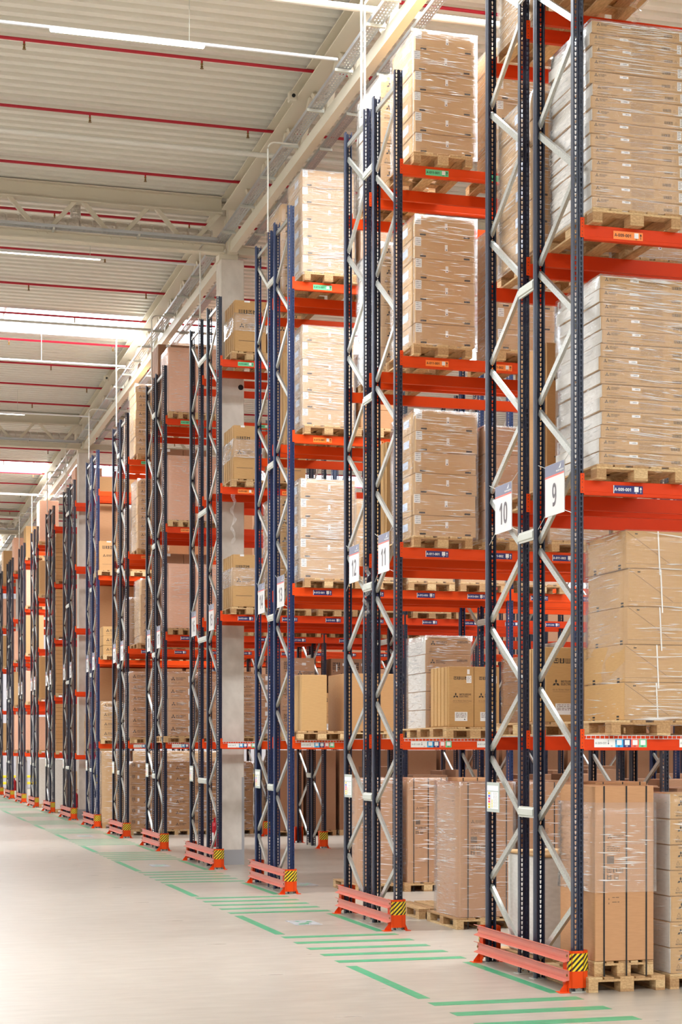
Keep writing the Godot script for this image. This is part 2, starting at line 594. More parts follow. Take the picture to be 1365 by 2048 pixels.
		part("bearing_plate", done(st), M.steel, col)
	# yellow guard rail before the back wall
	var gr := thing("guard_rail", "yellow double guard rail on posts before the grey end wall", "guard rail", W(-9.0, 0, 82.5))
	st = begin()
	for y in [0.35, 0.72]:
		box(st, Vector3(0, y - 0.07, -0.05), Vector3(26, y + 0.07, 0.05), 0.02)
	part("rail", done(st), M.yellow, gr)
	for i in 14:
		st = begin()
		box(st, Vector3(-0.06, 0, -0.2), Vector3(0.06, 0.95, -0.06), 0.01)
		part("post", done(st), M.yellow, gr, Vector3(i * 2.0, 0, 0))

# ---------------------------------------------------------------- trusses and roof services
func roof_services():
	# trusses along the main aisle over the rack ends
	var tx := 0.57
	var runs := [[-4.9, 18.45, "nearest"], [18.45, 41.75, "second"], [41.75, 65.25, "third"], [65.25, 84.0, "farthest"]]
	for r in runs:
		var tr := thing("roof_truss", "%s cream steel truss running above the rack ends along the main aisle" % r[2], "truss", Vector3.ZERO)
		var st := begin()
		hbeam(st, W(0.49, 13.16, r[0] + 0.2), W(0.49, 13.16, r[1] - 0.2), 0.30, 0.26)
		part("top_chord", done(st), M.steel, tr)
		st = begin()
		bar(st, W(tx, 12.30, r[0] + 0.2), W(tx, 12.30, r[1] - 0.2), 0.14, 0.19)
		part("bottom_chord", done(st), M.steel, tr)
		var s: float = r[0] + 0.25
		while s < r[1] - 1.6:
			st = begin()
			bar(st, W(tx, 13.05, s + 0.07), W(tx, 12.38, s + 0.78), 0.09, 0.09)
			part("diagonal", done(st), M.steel, tr)
			st = begin()
			bar(st, W(tx, 12.38, s + 0.88), W(tx, 13.05, s + 1.6), 0.09, 0.09)
			part("diagonal", done(st), M.steel, tr)
			s += 1.665
		st = begin()
		bar(st, W(tx, 12.2, r[1] - 0.12), W(tx, 13.3, r[1] - 0.12), 0.2, 0.2, Vector3(0, 0, 1))
		part("end_post", done(st), M.steel, tr)
	# trusses along the racks at the column lines
	for k in 4:
		var s: float = [-4.85, 18.5, 41.8, 65.3][k]
		var tr := thing("cross_truss", "%s cream steel truss spanning across the main aisle at a column" % ["hidden", "nearest", "second", "farthest"][k], "truss", Vector3.ZERO)
		var st := begin()
		hbeam(st, W(-24, 13.17, s), W(0.38, 13.17, s), 0.24, 0.34)
		hbeam(st, W(0.76, 13.17, s), W(24, 13.17, s), 0.24, 0.34)
		part("top_chord", done(st), M.steel, tr)
		st = begin()
		hbeam(st, W(-24, 12.31, s), W(0.42, 12.31, s), 0.2, 0.19)
		hbeam(st, W(0.72, 12.31, s), W(24, 12.31, s), 0.2, 0.19)
		part("bottom_chord", done(st), M.steel, tr)
		for i in range(-16, 16):
			var t := 0.42 + i * 1.44
			if absf(t + 0.72 - 0.57) < 0.8 and t > 0.1: continue
			st = begin()
			bar(st, W(t + 0.06, 13.05, s), W(t + 0.66, 12.38, s), 0.08, 0.08)
			part("diagonal", done(st), M.steel, tr)
			st = begin()
			bar(st, W(t + 0.80, 12.38, s), W(t + 1.38, 13.05, s), 0.08, 0.08)
			part("diagonal", done(st), M.steel, tr)
		# silver duct behind the truss
		var du := thing("air_duct", "silver foil insulated duct behind the %s cross truss" % ["hidden", "nearest", "second", "farthest"][k], "duct", Vector3.ZERO)
		st = begin()
		var pts := []
		var prof := []
		var x := -23.5
		while x < 0.25:
			prof.append([0.15, x]); prof.append([0.15, x + 0.19]); prof.append([0.13, x + 0.215]); prof.append([0.15, x + 0.24])
			x += 0.24
		lathe(st, prof, 14)
		part("duct_run", done(st), M.duct, du, W(0, 12.66, s + 0.42), Basis(Vector3.FORWARD, PI / 2))
		st = begin()
		lathe(st, [[0.105, 0.0], [0.105, 0.2], [0.098, 0.22], [0.105, 0.24], [0.105, 0.70]], 14)
		part("riser", done(st), M.duct, du, W(-2.48, 12.6, s + 0.42))
		# perforated cable tray in front of the truss
		tray("cable_tray", "grey perforated cable tray along the lower chord of the %s cross truss" % ["hidden", "nearest", "second", "farthest"][k], W(-23.5, 12.41, s - 0.2), W(0.25, 12.41, s - 0.2), 0.16, 1)
	# cable trays beside the main truss
	tray("cable_tray", "wide galvanised perforated cable tray left of the lower truss chord", W(0.36, 12.45, -4.5), W(0.36, 12.45, 82), 0.2, 1)
	tray("cable_tray", "narrow galvanised cable tray right of the lower truss chord", W(0.98, 12.45, -4.5), W(0.98, 12.45, 82), 0.15, 1)
	# red sprinkler pipes
	var k := 0
	for i in range(0, 27):
		var s := 8.72 + 2.81 * i
		for sb in [18.5, 41.8, 65.3]:
			if absf(s - sb) < 0.18: s += 0.3
		var sp := thing("sprinkler_pipe", "red sprinkler pipe under the roof deck, %s pipe back along the hall" % nth(i), "pipe", Vector3.ZERO, "red sprinkler pipes under the roof")
		var st := begin()
		tube(st, [W(-23.5, 13.24, s), W(23.5, 13.24, s)], 0.027, 8)
		part("pipe_run", done(st), M.pipered, sp)
		st = begin()
		box(st, W(0.66, 13.2, s - 0.035), W(0.72, 13.28, s + 0.035), 0.01)
		part("coupling", done(st), M.red, sp)
		var t0: float = -4.15 + (1.37 if i % 2 == 0 else 0.0)
		for j in range(-2, 5):
			var t := t0 + j * 2.78
			st = begin()
			lathe(st, [[0.016, 0.0], [0.016, -0.05], [0.001, -0.05]], 8)
			part("drop_nipple", done(st), M.pipered, sp, W(t, 13.22, s))
			st = begin()
			lathe(st, [[0.001, -0.04], [0.018, -0.045], [0.022, -0.065], [0.009, -0.075], [0.024, -0.1], [0.009, -0.115], [0.03, -0.125], [0.03, -0.13], [0.001, -0.131]], 8)
			part("sprinkler_head", done(st), M.brass, sp, W(t, 13.22, s))
	# light trunking with LED battens across the main aisle
	for r in [[9.5, true], [20.8, true], [30.9, false], [38.2, true], [-2.0, true], [-13.0, true], [-24.5, true], [-36.0, true]]:
		var s: float = r[0]
		var q := "before the nearest cross truss" if s == 9.5 else "just behind the nearest cross truss" if s == 20.8 else "unlit, behind the first roof light" if s == 30.9 else "before the second cross truss" if s == 38.2 else "%s line behind the viewer" % nth(int(-s / 11.0))
		var lt := thing("light_trunking", "white light trunking across the main aisle, " + q, "light", Vector3.ZERO, "LED trunking lines")
		var st := begin()
		box(st, W(-20, 12.61, s - 0.022), W(0.3, 12.648, s + 0.022), 0.004)
		part("trunking", done(st), M.rail, lt)
		st = begin()
		for x in [-13.0, -7.5, -1.95]:
			tube(st, [W(x, 12.648, s), W(x, 13.36, s)], 0.005, 6)
		part("hanger", done(st), M.zincmatt, lt)
		if r[1]:
			for x in [-1.72, -7.3, -12.9]:
				st = begin()
				box(st, W(x - 2.26, 12.582, s - 0.026), W(x, 12.61, s + 0.026), 0.006)
				part("batten", done(st), M.rail, lt)
				st = begin()
				box(st, W(x - 2.24, 12.572, s - 0.022), W(x - 0.02, 12.582, s + 0.022))
				part("led_lamp", done(st), M.led, lt)
				area("led_light", W(x - 1.13, 12.565, s), Vector2(2.22, 0.044), 11.0, Color(1.0, 0.98, 0.93))
	# round white pipes across the aisle
	for r in [[7.6, 0.05, "nearest"], [13.7, 0.045, "second"], [26.5, 0.03, "third"], [55.0, 0.05, "fourth"], [62.0, 0.05, "fifth"]]:
		var st := begin()
		tube(st, [W(-22, 12.58, r[0]), W(3.5, 12.58, r[0])], r[1], 12)
		solo("roof_pipe", done(st), M.pipewhite, "%s thick cream pipe crossing under the roof from left to right" % r[2], "pipe", Vector3.ZERO, "cream roof pipes")
	# white drop pipes from the trays down to the rack tops
	for n in [11, 13, 15, 17, 19, 21, 23, 25, 27, 29]:
		var g := gap(n)
		var s: float = S[n] + FD + g / 2
		var st := begin()
		var pts := [W(0.45, 12.40, s - 0.05), W(0.1, 12.40, s - 0.05)]
		for i in 6:
			var a := PI / 2 * i / 5.0
			pts.append(W(0.06 - 0.12 * sin(a), 12.40 - 0.12 * (1 - cos(a)), s - 0.05))
		pts.append(W(-0.06, 10.9, s - 0.05))
		tube(st, pts, 0.015, 8)
		solo("drop_pipe", done(st), M.pipewhite, "white bent pipe dropping from the tray to the top of rack %s" % say(n), "pipe", Vector3.ZERO, "white drop pipes above the rack ends")
		if n in [11, 19]:
			st = begin()
			tube(st, [W(0.4, 13.3, s + 0.25), W(0.02, 13.3, s + 0.25), W(-0.02, 13.2, s + 0.25), W(-0.02, 10.9, s + 0.25)], 0.015, 8)
			solo("drop_pipe", done(st), M.pipewhite, "straight white pipe beside the bent one above rack %s" % say(n), "pipe", Vector3.ZERO, "white drop pipes above the rack ends")
	# small boxes on the top chord
	for r in [[12.1, "nearest"], [34.4, "second"]]:
		var sb := thing("junction_box", "%s small cream junction box on the side of the truss top chord" % r[1], "box", W(0.2, 12.96, r[0]))
		part("housing", boxmesh(Vector3(0.14, 0.16, 0.14), 0.012), M.steel, sb)
		var st := begin()
		lathe(st, [[0.001, 0.0], [0.03, 0.0], [0.03, 0.02], [0.001, 0.02]], 12)
		part("socket", done(st), M.black, sb, Vector3(0.07, 0.08, 0.0), Basis(Vector3.RIGHT, PI / 2))

const NUM := ["", "one", "two", "three", "four", "five", "six", "seven", "eight", "nine", "ten", "eleven", "twelve", "thirteen", "fourteen", "fifteen", "sixteen", "seventeen", "eighteen", "nineteen"]

func say(i: int) -> String:
	return NUM[i] if i < 20 else ["twenty", "thirty"][i / 10 - 2] + ("-" + NUM[i % 10] if i % 10 else "")

func nth(i: int) -> String:
	var o := ["first", "second", "third", "fourth", "fifth", "sixth", "seventh", "eighth", "ninth", "tenth", "eleventh", "twelfth", "thirteenth", "fourteenth", "fifteenth", "sixteenth", "seventeenth", "eighteenth", "nineteenth", "twentieth"]
	return o[i] if i < 20 else "twenty-" + o[i - 20]

func hbeam(st: SurfaceTool, a: Vector3, b: Vector3, w: float, h: float):
	var u := Vector3.UP * (h / 2 - 0.012)
	bar(st, a + u, b + u, w, 0.024)
	bar(st, a - u, b - u, w, 0.024)
	bar(st, a, b, 0.03, h - 0.04)

func tray(called, label, a: Vector3, b: Vector3, w: float, _k: int):
	# a channel of perforated sheet: slats with slots between them, two upright sides, brackets below
	var tr := thing(called, label, "cable tray", a)
	var d := (b - a).normalized()
	var side := d.cross(Vector3.UP).normalized()
	var L := (b - a).length()
	var st := begin()
	for e in [-1.0, 1.0]:
		bar(st, side * w / 2 * e + Vector3.UP * 0.025, side * w / 2 * e + d * L + Vector3.UP * 0.025, 0.006, 0.06)
	for i in 4:
		var o := side * (w * (i - 1.5) / 4.0)
		bar(st, o, o + d * L, w / 4.0 * 0.62, 0.004)
	part("side_and_floor_strips", done(st), M.tray, tr)
	st = begin()
	var x := 0.0
	while x < L:
		bar(st, d * x - side * w / 2, d * x + side * w / 2, 0.045, 0.003)
		x += 0.09
	var cr := part("cross_strips", done(st), M.tray, tr)
	cr.set_meta("kind", "stuff")
	x = 0.6
	while x < L:
		st = begin()
		box(st, -Vector3(0.02, 0.05, 0.02) - (side * w * 0.6).abs(), Vector3(0.02, -0.006, 0.02) + (side * w * 0.6).abs(), 0.0)
		part("bracket", done(st), M.zincmatt, tr, d * x)
		x += 1.66

# ---------------------------------------------------------------- racks
func gap(n: int) -> float:
	return 0.80 if n in [15, 23, 31] else 0.36

func levels(n: int) -> Array:
	return [0.0, 2.452, 4.902, 7.352, 9.802] if n < 23 else [0.0, 2.10, 4.15, 6.20, 8.20, 10.26]

func level_name(n: int, l: int) -> String:
	if l == 0: return "floor"
	if n < 23: return ["", "white", "navy", "orange", "green"][l] + " level"
	return ["", "lowest", "second", "third", "fourth", "top"][l] + " level"

func upright_mesh() -> ArrayMesh:
	if cache.has("upright"): return cache.upright
	var st := begin()
	var wx := [[0.0, 0.046, 0.023], [0.059, 0.105, 0.082]]
	var dep := 0.075
	# key-hole slots punched through both strips of the front web, one every 50 mm
	var hole := [Vector2(0.0, 0.018), Vector2(-0.0088, 0.018), Vector2(-0.0078, 0.0), Vector2(-0.0042, -0.018), Vector2(0.0, -0.018)]
	var k := int(TOP / 0.05)
	for c in wx:
		for e in [-1.0, 1.0]:
			var edge: float = (c[2] - c[0]) if e < 0 else (c[1] - c[2])
			var poly := PackedVector2Array([Vector2(0, 0.025), Vector2(-edge, 0.025), Vector2(-edge, -0.025), Vector2(0, -0.025), hole[4], hole[3], hole[2], hole[1], hole[0]])
			var tri := Geometry2D.triangulate_polygon(poly)
			for i in k:
				var y := 0.025 + i * 0.05
				for j in range(0, tri.size(), 3):
					var v := []
					for q in 3:
						var p: Vector2 = poly[tri[j + q]]
						v.append(Vector3(c[2] - p.x * e, y + p.y, 0))
					fan(st, v, Vector3(0, 0, 1))
	var strip := func(x0, z0, x1, z1, out):
		fan(st, [Vector3(x0, 0, z0), Vector3(x1, 0, z1), Vector3(x1, TOP, z1), Vector3(x0, TOP, z0)], out)
	strip.call(0.046, 0.0, 0.049, -0.008, Vector3(0, 0, 1))
	strip.call(0.049, -0.008, 0.056, -0.008, Vector3(0, 0, 1))
	strip.call(0.056, -0.008, 0.059, 0.0, Vector3(0, 0, 1))
	for e in [0.0, UPW]:
		var o := Vector3(-1 if e == 0.0 else 1, 0, 0)
		var i := 0.006 if e == 0.0 else -0.006
		strip.call(e, 0.0, e, -0.042, o)
		strip.call(e, -0.042, e + i, -0.05, o)
		strip.call(e + i, -0.05, e + i, -dep, o)
		strip.call(e + i, -dep, e + i * 3.4, -dep, Vector3(0, 0, -1))
	# bolted foot plate
	cache.upright = done(st)
	st = begin()
	box(st, Vector3(-0.03, 0, -0.10), Vector3(0.135, 0.008, 0.035))
	box(st, Vector3(0.02, 0.008, 0.003), Vector3(0.09, 0.06, 0.008))
	cache.foot = done(st)
	st = begin()
	for x in [0.03, 0.08]:
		lathe(st, [[0.007, 0.0], [0.007, 0.008], [0.001, 0.008]], 6, Vector3(x, 0.0, 0.0))
	cache.bolts = done(st)
	# brace: galvanised channel of unit bay, built along its own length on -z
	st = begin()
	var L := sqrt(0.90 * 0.90 + 0.60 * 0.60)
	var pr := [Vector2(0, -0.031), Vector2(0.034, -0.031), Vector2(0.034, -0.023), Vector2(0.004, -0.027), Vector2(0.004, 0.027), Vector2(0.034, 0.023), Vector2(0.034, 0.031), Vector2(0, 0.031)]
	extrude(st, pr, 0.0, -L, 2)
	cache.brace = done(st)
	st = begin()
	extrude(st, pr, 0.0, -0.92, 2)
	cache.hbrace = done(st)
	return cache.upright

func brace_spots() -> Array:
	# [near or rear start, y start, y end] of the zigzag in frame coordinates (d = depth from the frame's front)
	var a := []
	for k in 8:
		var yr := 0.177 + 1.4 * k
		a.append([0.96, yr + 0.05, 0.06, yr + 0.65])
		if yr + 1.35 < TOP: a.append([0.06, yr + 0.75, 0.96, yr + 1.35])
	return a

func frame(n: int, front: bool, bay: int):
	# front = odd rack, its aisle face towards the camera; else the far rack of the pair
	var s0: float = S[n] if front else S[n] + FD * 2 + gap(n)
	var dir := 1.0 if front else -1.0
	var num := n if front else n + 1
	var label := "navy perforated rack frame with aisle sign %s at the main aisle" % say(num) if bay == 0 else "navy rack frame of rack %s, %s from the main aisle" % [say(num), nth(bay)]
	var fr := thing("racking_frame", label, "rack frame", W(bay * BAY, 0, s0))
	var mt = M.navy
	if n in [13, 21]: mt = M.navy2
	upright_mesh()
	var flip := Basis(Vector3.UP, PI)
	for e in 2:
		var faces_cam := (e == 0) == front
		var d := 0.0 if e == 0 else FD
		var b := Basis() if faces_cam else flip
		var at := Vector3(0.0 if faces_cam else UPW, 0, -dir * d)
		part("upright", cache.upright, mt, fr, at, b)
		var ft := part("foot_plate", cache.foot, M.zincmatt, fr, at, b)
		part("bolt", cache.bolts, M.brass, ft, Vector3(0, 0.035, 0.008), Basis(Vector3.RIGHT, PI / 2))
	if bay == 0 and n < 27:
		for q in brace_spots():
			var a := Vector3(0.035, q[1], -dir * q[0])
			var b := Vector3(0.035, q[3], -dir * q[2])
			var d := (b - a).normalized()
			part("brace", cache.brace, M.zinc, fr, a, Basis(Vector3.RIGHT, Vector3.RIGHT.cross(d) * -1.0, -d))
		for y in [0.13, 10.83]:
			part("horizontal_brace", cache.hbrace, M.zinc, fr, Vector3(0.035, y, -dir * 0.05), Basis() if front else Basis(Vector3.RIGHT, Vector3.DOWN, Vector3.FORWARD))
	else:
		var key := "bracing%d" % int(dir)
		if not cache.has(key):
			var st := begin()
			for q in brace_spots():
				bar(st, Vector3(0.05, q[1], -dir * q[0]), Vector3(0.05, q[3], -dir * q[2]), 0.035, 0.05)
			cache[key] = done(st)
		part("bracing", cache[key], M.zinc, fr)
	if front:
		var g := gap(n)
		for y in [1.68, 4.50, 7.03, 10.08]:
			var key := "spacer%.2f" % g
			if not cache.has(key):
				var st := begin()
				extrude(st, [Vector2(0.0, -0.055), Vector2(0.02, -0.055), Vector2(0.02, 0.055), Vector2(0.0, 0.055), Vector2(0.0, 0.04), Vector2(-0.012, 0.03), Vector2(-0.012, -0.03), Vector2(0.0, -0.04)], 0.02, -g - 0.02, 2)
				cache[key] = done(st)
			part("row_spacer", cache[key], M.zincmatt, fr, Vector3(-0.005, y, -FD))

func beam_mesh() -> ArrayMesh:
	if cache.has("beam"): return cache.beam
	var st := begin()
	# box section 140 x 50 with a step along the lower third of its face (y, z)
	extrude(st, [Vector2(0, 0.0), Vector2(0.004, 0.003), Vector2(0.030, 0.003), Vector2(0.034, 0.0), Vector2(0.136, 0.0), Vector2(0.14, -0.004), Vector2(0.14, -0.05), Vector2(0.0, -0.05)], UPW + 0.004, BAY - 0.004, 0)
	cache.beam = done(st)
	st = begin()
	# end connector: folded plate over the upright's face with hook holes
	extrude(st, [Vector2(-0.034, 0.006), Vector2(0.008, 0.006), Vector2(0.008, -0.06), Vector2(0.0, -0.06), Vector2(0.0, 0.0005), Vector2(-0.034, 0.0005)], -0.125, 0.065, 1)
	cache.connector = done(st)
	st = begin()
	for y in [-0.105, -0.07, -0.02, 0.01, 0.045]:
		lathe(st, [[0.0055, 0.0], [0.0055, 0.0015], [0.001, 0.0015]], 6, Vector3(-0.014, 0, -y))
	cache.hooks = done(st)
	return cache.beam

func beam(n: int, front: bool, rear: bool, l: int, bay: int):
	beam_mesh()
	var num := n if front else n + 1
	var s0: float = S[n] if front else S[n] + FD * 2 + gap(n)
	var y: float = levels(n)[l]
	var toward := front != rear       # the beam's face looks towards the camera
	var s := s0 + (FD if rear else 0.0) * (1.0 if front else -1.0)
	var word := "rear" if rear else "front"
	var lab := "orange %s beam of rack %s at the %s, %s bay" % [word, say(num), level_name(n, l), nth(bay)]
	var b := thing("pallet_beam", lab, "rack beam", W(bay * BAY, y - 0.14, s), "orange pallet rack beams")
	var mt = M.orange if n in [11, 13, 19, 21] else M.orange2
	var r := Basis() if toward else Basis(Vector3.UP, PI)
	var o := Vector3.ZERO if toward else Vector3(BAY + UPW, 0, 0)
	part("box_beam", cache.beam, mt, b, o, r)
	for e in 2:
		var c := part("connector", cache.connector, M.orange, b, o + r * Vector3(UPW if e == 0 else BAY, 0.14, 0), r * (Basis() if e == 0 else Basis.from_scale(Vector3(-1, 1, 1))))
		if bay == 0 and n < 19:
			part("hook_hole", cache.hooks, M.black, c, Vector3(0, 0, 0.005), Basis(Vector3.RIGHT, PI / 2))
	if front and not rear and n < 21:
		for p in 4:
			if bay * 4 + p > 7 or (bay > 0 and l > 2): continue
			location(b, n, l, bay, p)

func location(b: Node3D, n: int, l: int, bay: int, p: int):
	var code := "A-%03d-%03d" % [n, bay * 4 + p + 1]
	var x := 0.415 + p * 0.875
	if l == 1: x = 0.215 + p * 0.9
	var plate := begin()
	var wide := 0.31 if l > 1 else 0.22
	rect(plate, 0, 0, wide, 0.078, 0.0)
	var o := part("location_label", done(plate), [null, M.white, M.tnavy, M.torange, M.tgreen][l], b, Vector3(x, 0.026 if l > 1 else 0.03, 0.0045))
	o.set_meta("label", "location label reading " + code)
	var st := begin()
	if l > 1:
		words(st, code, 0.012, 0.024, 0.030, 0.001, true, 0.92)
		part("lettering", done(st), M.white if l == 2 else M.black, o)
		st = begin()
		words(st, ["", "", "C0", "D0", "E0"][l], 0.232, 0.004, 0.011, 0.001, true)
		part("lettering", done(st), M.white if l == 2 else M.black, o)
		st = begin()
		flatpoly(st, [Vector2(0.285, 0.012), Vector2(0.291, 0.012), Vector2(0.291, 0.045), Vector2(0.30, 0.045), Vector2(0.288, 0.068), Vector2(0.276, 0.045), Vector2(0.285, 0.045)])
		part("arrow", done(st), M.white if l == 2 else M.black, o)
		st = begin()
		rect(st, 0.22, 0.02, 0.265, 0.07)
		if l == 2: rect(st, 0, 0, 0.008, 0.078, 0.0008)
		part("code_patch", done(st), M.sticker, o)
	else:
		words(st, code, 0.010, 0.030, 0.019, 0.001)
		part("lettering", done(st), M.black, o)
		st = begin()
		words(st, "A0", 0.172, 0.006, 0.012, 0.001)
		part("lettering", done(st), M.black, o)
		st = begin()
		flatpoly(st, [Vector2(0.146, 0.07), Vector2(0.146, 0.040), Vector2(0.140, 0.040), Vector2(0.148, 0.026), Vector2(0.156, 0.040), Vector2(0.150, 0.040), Vector2(0.150, 0.07)])
		part("arrow", done(st), M.black, o)
		for k in 4:
			st = begin()
			rect(st, 0.22 + k * 0.083, 0, 0.303 + k * 0.083, 0.078, 0.0)
			var q := part("colour_label", done(st), [M.tblue, M.tnavy, M.tred, M.tgreen][k], b, Vector3(x, 0.03, 0.0045))
			st = begin()
			rect(st, 0.236 + k * 0.083, 0.022, 0.288 + k * 0.083, 0.070)
			part("code_patch", done(st), M.sticker, q)
			st = begin()
			words(st, ["B0", "C0", "D0", "E0"][k], 0.248 + k * 0.083, 0.005, 0.013, 0.001, true)
			part("lettering", done(st), M.white if k == 1 else M.black, q)
			if k == 0:
				st = begin()
				flatpoly(st, [Vector2(0.225, 0.03), Vector2(0.229, 0.03), Vector2(0.229, 0.055), Vector2(0.232, 0.055), Vector2(0.227, 0.07), Vector2(0.222, 0.055), Vector2(0.225, 0.055)])
				part("arrow", done(st), M.black, q)

func deck(n: int, front: bool, bay: int):
	# welded wire deck hooked over the two beams of the lowest level
	if not cache.has("deck"):
		var st := begin()
		var x := 0.13
		while x < BAY - 0.02:
			box(st, Vector3(x, 0.0, -1.02), Vector3(x + 0.005, 0.005, 0.008))
			box(st, Vector3(x, -0.032, 0.003), Vector3(x + 0.005, 0.005, 0.008))
			x += 0.0475
		for z in [0.0, -0.17, -0.34, -0.51, -0.68, -0.85, -1.01]:
			box(st, Vector3(0.12, -0.005, z - 0.005), Vector3(BAY - 0.02, 0.0, z))
		box(st, Vector3(0.12, -0.036, 0.003), Vector3(BAY - 0.02, -0.031, 0.009))
		cache.deck = done(st)
	var num := n if front else n + 1
	var s0: float = S[n] if front else S[n] + FD * 2 + gap(n)
	var o := solo("wire_deck", cache.deck, M.wire, "welded wire shelf on the lowest beams of rack %s, %s bay" % [say(num), nth(bay)], "wire deck", W(bay * BAY, 2.457, s0), "wire decks on the lowest beams")
	if not front:
		o.rotation.y = PI
		o.position.x += BAY + UPW

func guard(n: int):
	var depth := FD * 2 + gap(n)
	var g := thing("rack_guard", "orange floor guard with striped tape round the end of racks %s and %s" % [say(n), say(n + 1)], "rack guard", W(0, 0, S[n]))
	for e in 2:
		var x := Transform3D(Basis(), Vector3.ZERO) if e == 0 else Transform3D(Basis.from_scale(Vector3(1, 1, -1)), Vector3(0, 0, -depth))
		post(g, x, "post")
	if not cache.has("rail%.2f" % depth):
		var st := begin()
		# sigma rail: web with two flanges that point to the main aisle (x, y)
		extrude(st, [Vector2(0, 0.006), Vector2(0, 0.098), Vector2(-0.055, 0.112), Vector2(-0.055, 0.106), Vector2(-0.008, 0.088), Vector2(-0.014, 0.052), Vector2(-0.008, 0.016), Vector2(-0.055, -0.002), Vector2(-0.055, -0.008)], 0.05, -depth - 0.05, 2)
		cache["rail%.2f" % depth] = done(st)
	for y in [0.30, 0.115]:
		var r := part("guard_rail", cache["rail%.2f" % depth], M.salmon, g, Vector3(-0.062, y, 0))
		for z in [0.03, -depth - 0.03]:
			var st := begin()
			lathe(st, [[0.012, 0.0], [0.012, 0.009], [0.001, 0.011]], 6)
			part("bolt", done(st), M.brass, r, Vector3(-0.014, 0.052, z), Basis(Vector3.BACK, PI / 2))

func post(g: Node3D, x: Transform3D, called: String):
	# folded plate round the upright, chamfered at its front corners; tape on the upper half
	var pr := [Vector2(-0.058, -0.10), Vector2(-0.058, 0.03), Vector2(-0.038, 0.055), Vector2(0.075, 0.055), Vector2(0.135, 0.015), Vector2(0.135, -0.10)]
	var key := "post%s" % x.basis.z.z
	if not cache.has(key):
		var st := begin()
		for i in 5:
			var a: Vector2 = pr[i]
			var b: Vector2 = pr[i + 1]
			var nn := (b - a).orthogonal().normalized() * -0.006
			var o := Vector3(nn.x, 0, nn.y) * -1.0
			for k in [[a, b, -1.0], [a + nn, b + nn, 1.0]]:
				fan(st, [x.basis * Vector3(k[0].x, 0.045, k[0].y), x.basis * Vector3(k[1].x, 0.045, k[1].y), x.basis * Vector3(k[1].x, 0.40, k[1].y), x.basis * Vector3(k[0].x, 0.40, k[0].y)], x.basis * (o * -k[2]))
			fan(st, [x.basis * Vector3(a.x, 0.40, a.y), x.basis * Vector3(b.x, 0.40, b.y), x.basis * Vector3(b.x + nn.x, 0.40, b.y + nn.y), x.basis * Vector3(a.x + nn.x, 0.40, a.y + nn.y)], Vector3.UP)
		# feet: legs, plates and gussets
		for q in [[-0.058, -0.16], [0.130, 0.20]]:
			var lo := minf(q[0], q[1])
			var hi := maxf(q[0], q[1])
			box(st, x.basis * Vector3(lo, 0.0, -0.06), x.basis * Vector3(hi, 0.007, 0.06))
			box(st, x.basis * Vector3(q[0] - 0.004, 0.007, -0.06), x.basis * Vector3(q[0] + 0.004, 0.05, 0.03))
			fan(st, [x.basis * Vector3(q[0], 0.007, 0.0), x.basis * Vector3(q[1] * 0.85, 0.007, 0.0), x.basis * Vector3(q[1] * 0.85, 0.025, 0.0), x.basis * Vector3(q[0], 0.12, 0.0)], x.basis * Vector3(0, 0, 1))
		cache[key] = done(st)
		st = SurfaceTool.new()
		st.begin(Mesh.PRIMITIVE_TRIANGLES)
		st.set_smooth_group(-1)
		var u := 0.0
		for i in range(0, 5):
			var a: Vector2 = pr[i]
			var b: Vector2 = pr[i + 1]
			var nn := (b - a).orthogonal().normalized() * 0.0075 * (-1.0 if (b - a).orthogonal().dot((a + b) / 2.0 - Vector2(0.04, -0.03)) < 0 else 1.0)
			if i == 0: a = Vector2(-0.058, 0.0)
			if i == 4: b = Vector2(0.135, -0.01)
			var u2 := u + (b - a).length() / 0.17
			var v := [Vector3(a.x + nn.x, 0.205, a.y + nn.y), Vector3(b.x + nn.x, 0.205, b.y + nn.y), Vector3(b.x + nn.x, 0.375, b.y + nn.y), Vector3(a.x + nn.x, 0.375, a.y + nn.y)]
			var uv := [Vector2(u, 0), Vector2(u2, 0), Vector2(u2, -1), Vector2(u, -1)]
			for t in ([0, 2, 1, 0, 3, 2] if x.basis.z.z > 0 else [0, 1, 2, 0, 2, 3]):
				st.set_uv(uv[t])
				st.add_vertex(x.basis * v[t])
			u = u2
		cache[key + "tape"] = done(st)
	var p := part(called, cache[key], M.orange, g, x.origin)
	part("hazard_tape", cache[key + "tape"], M.tape, p)

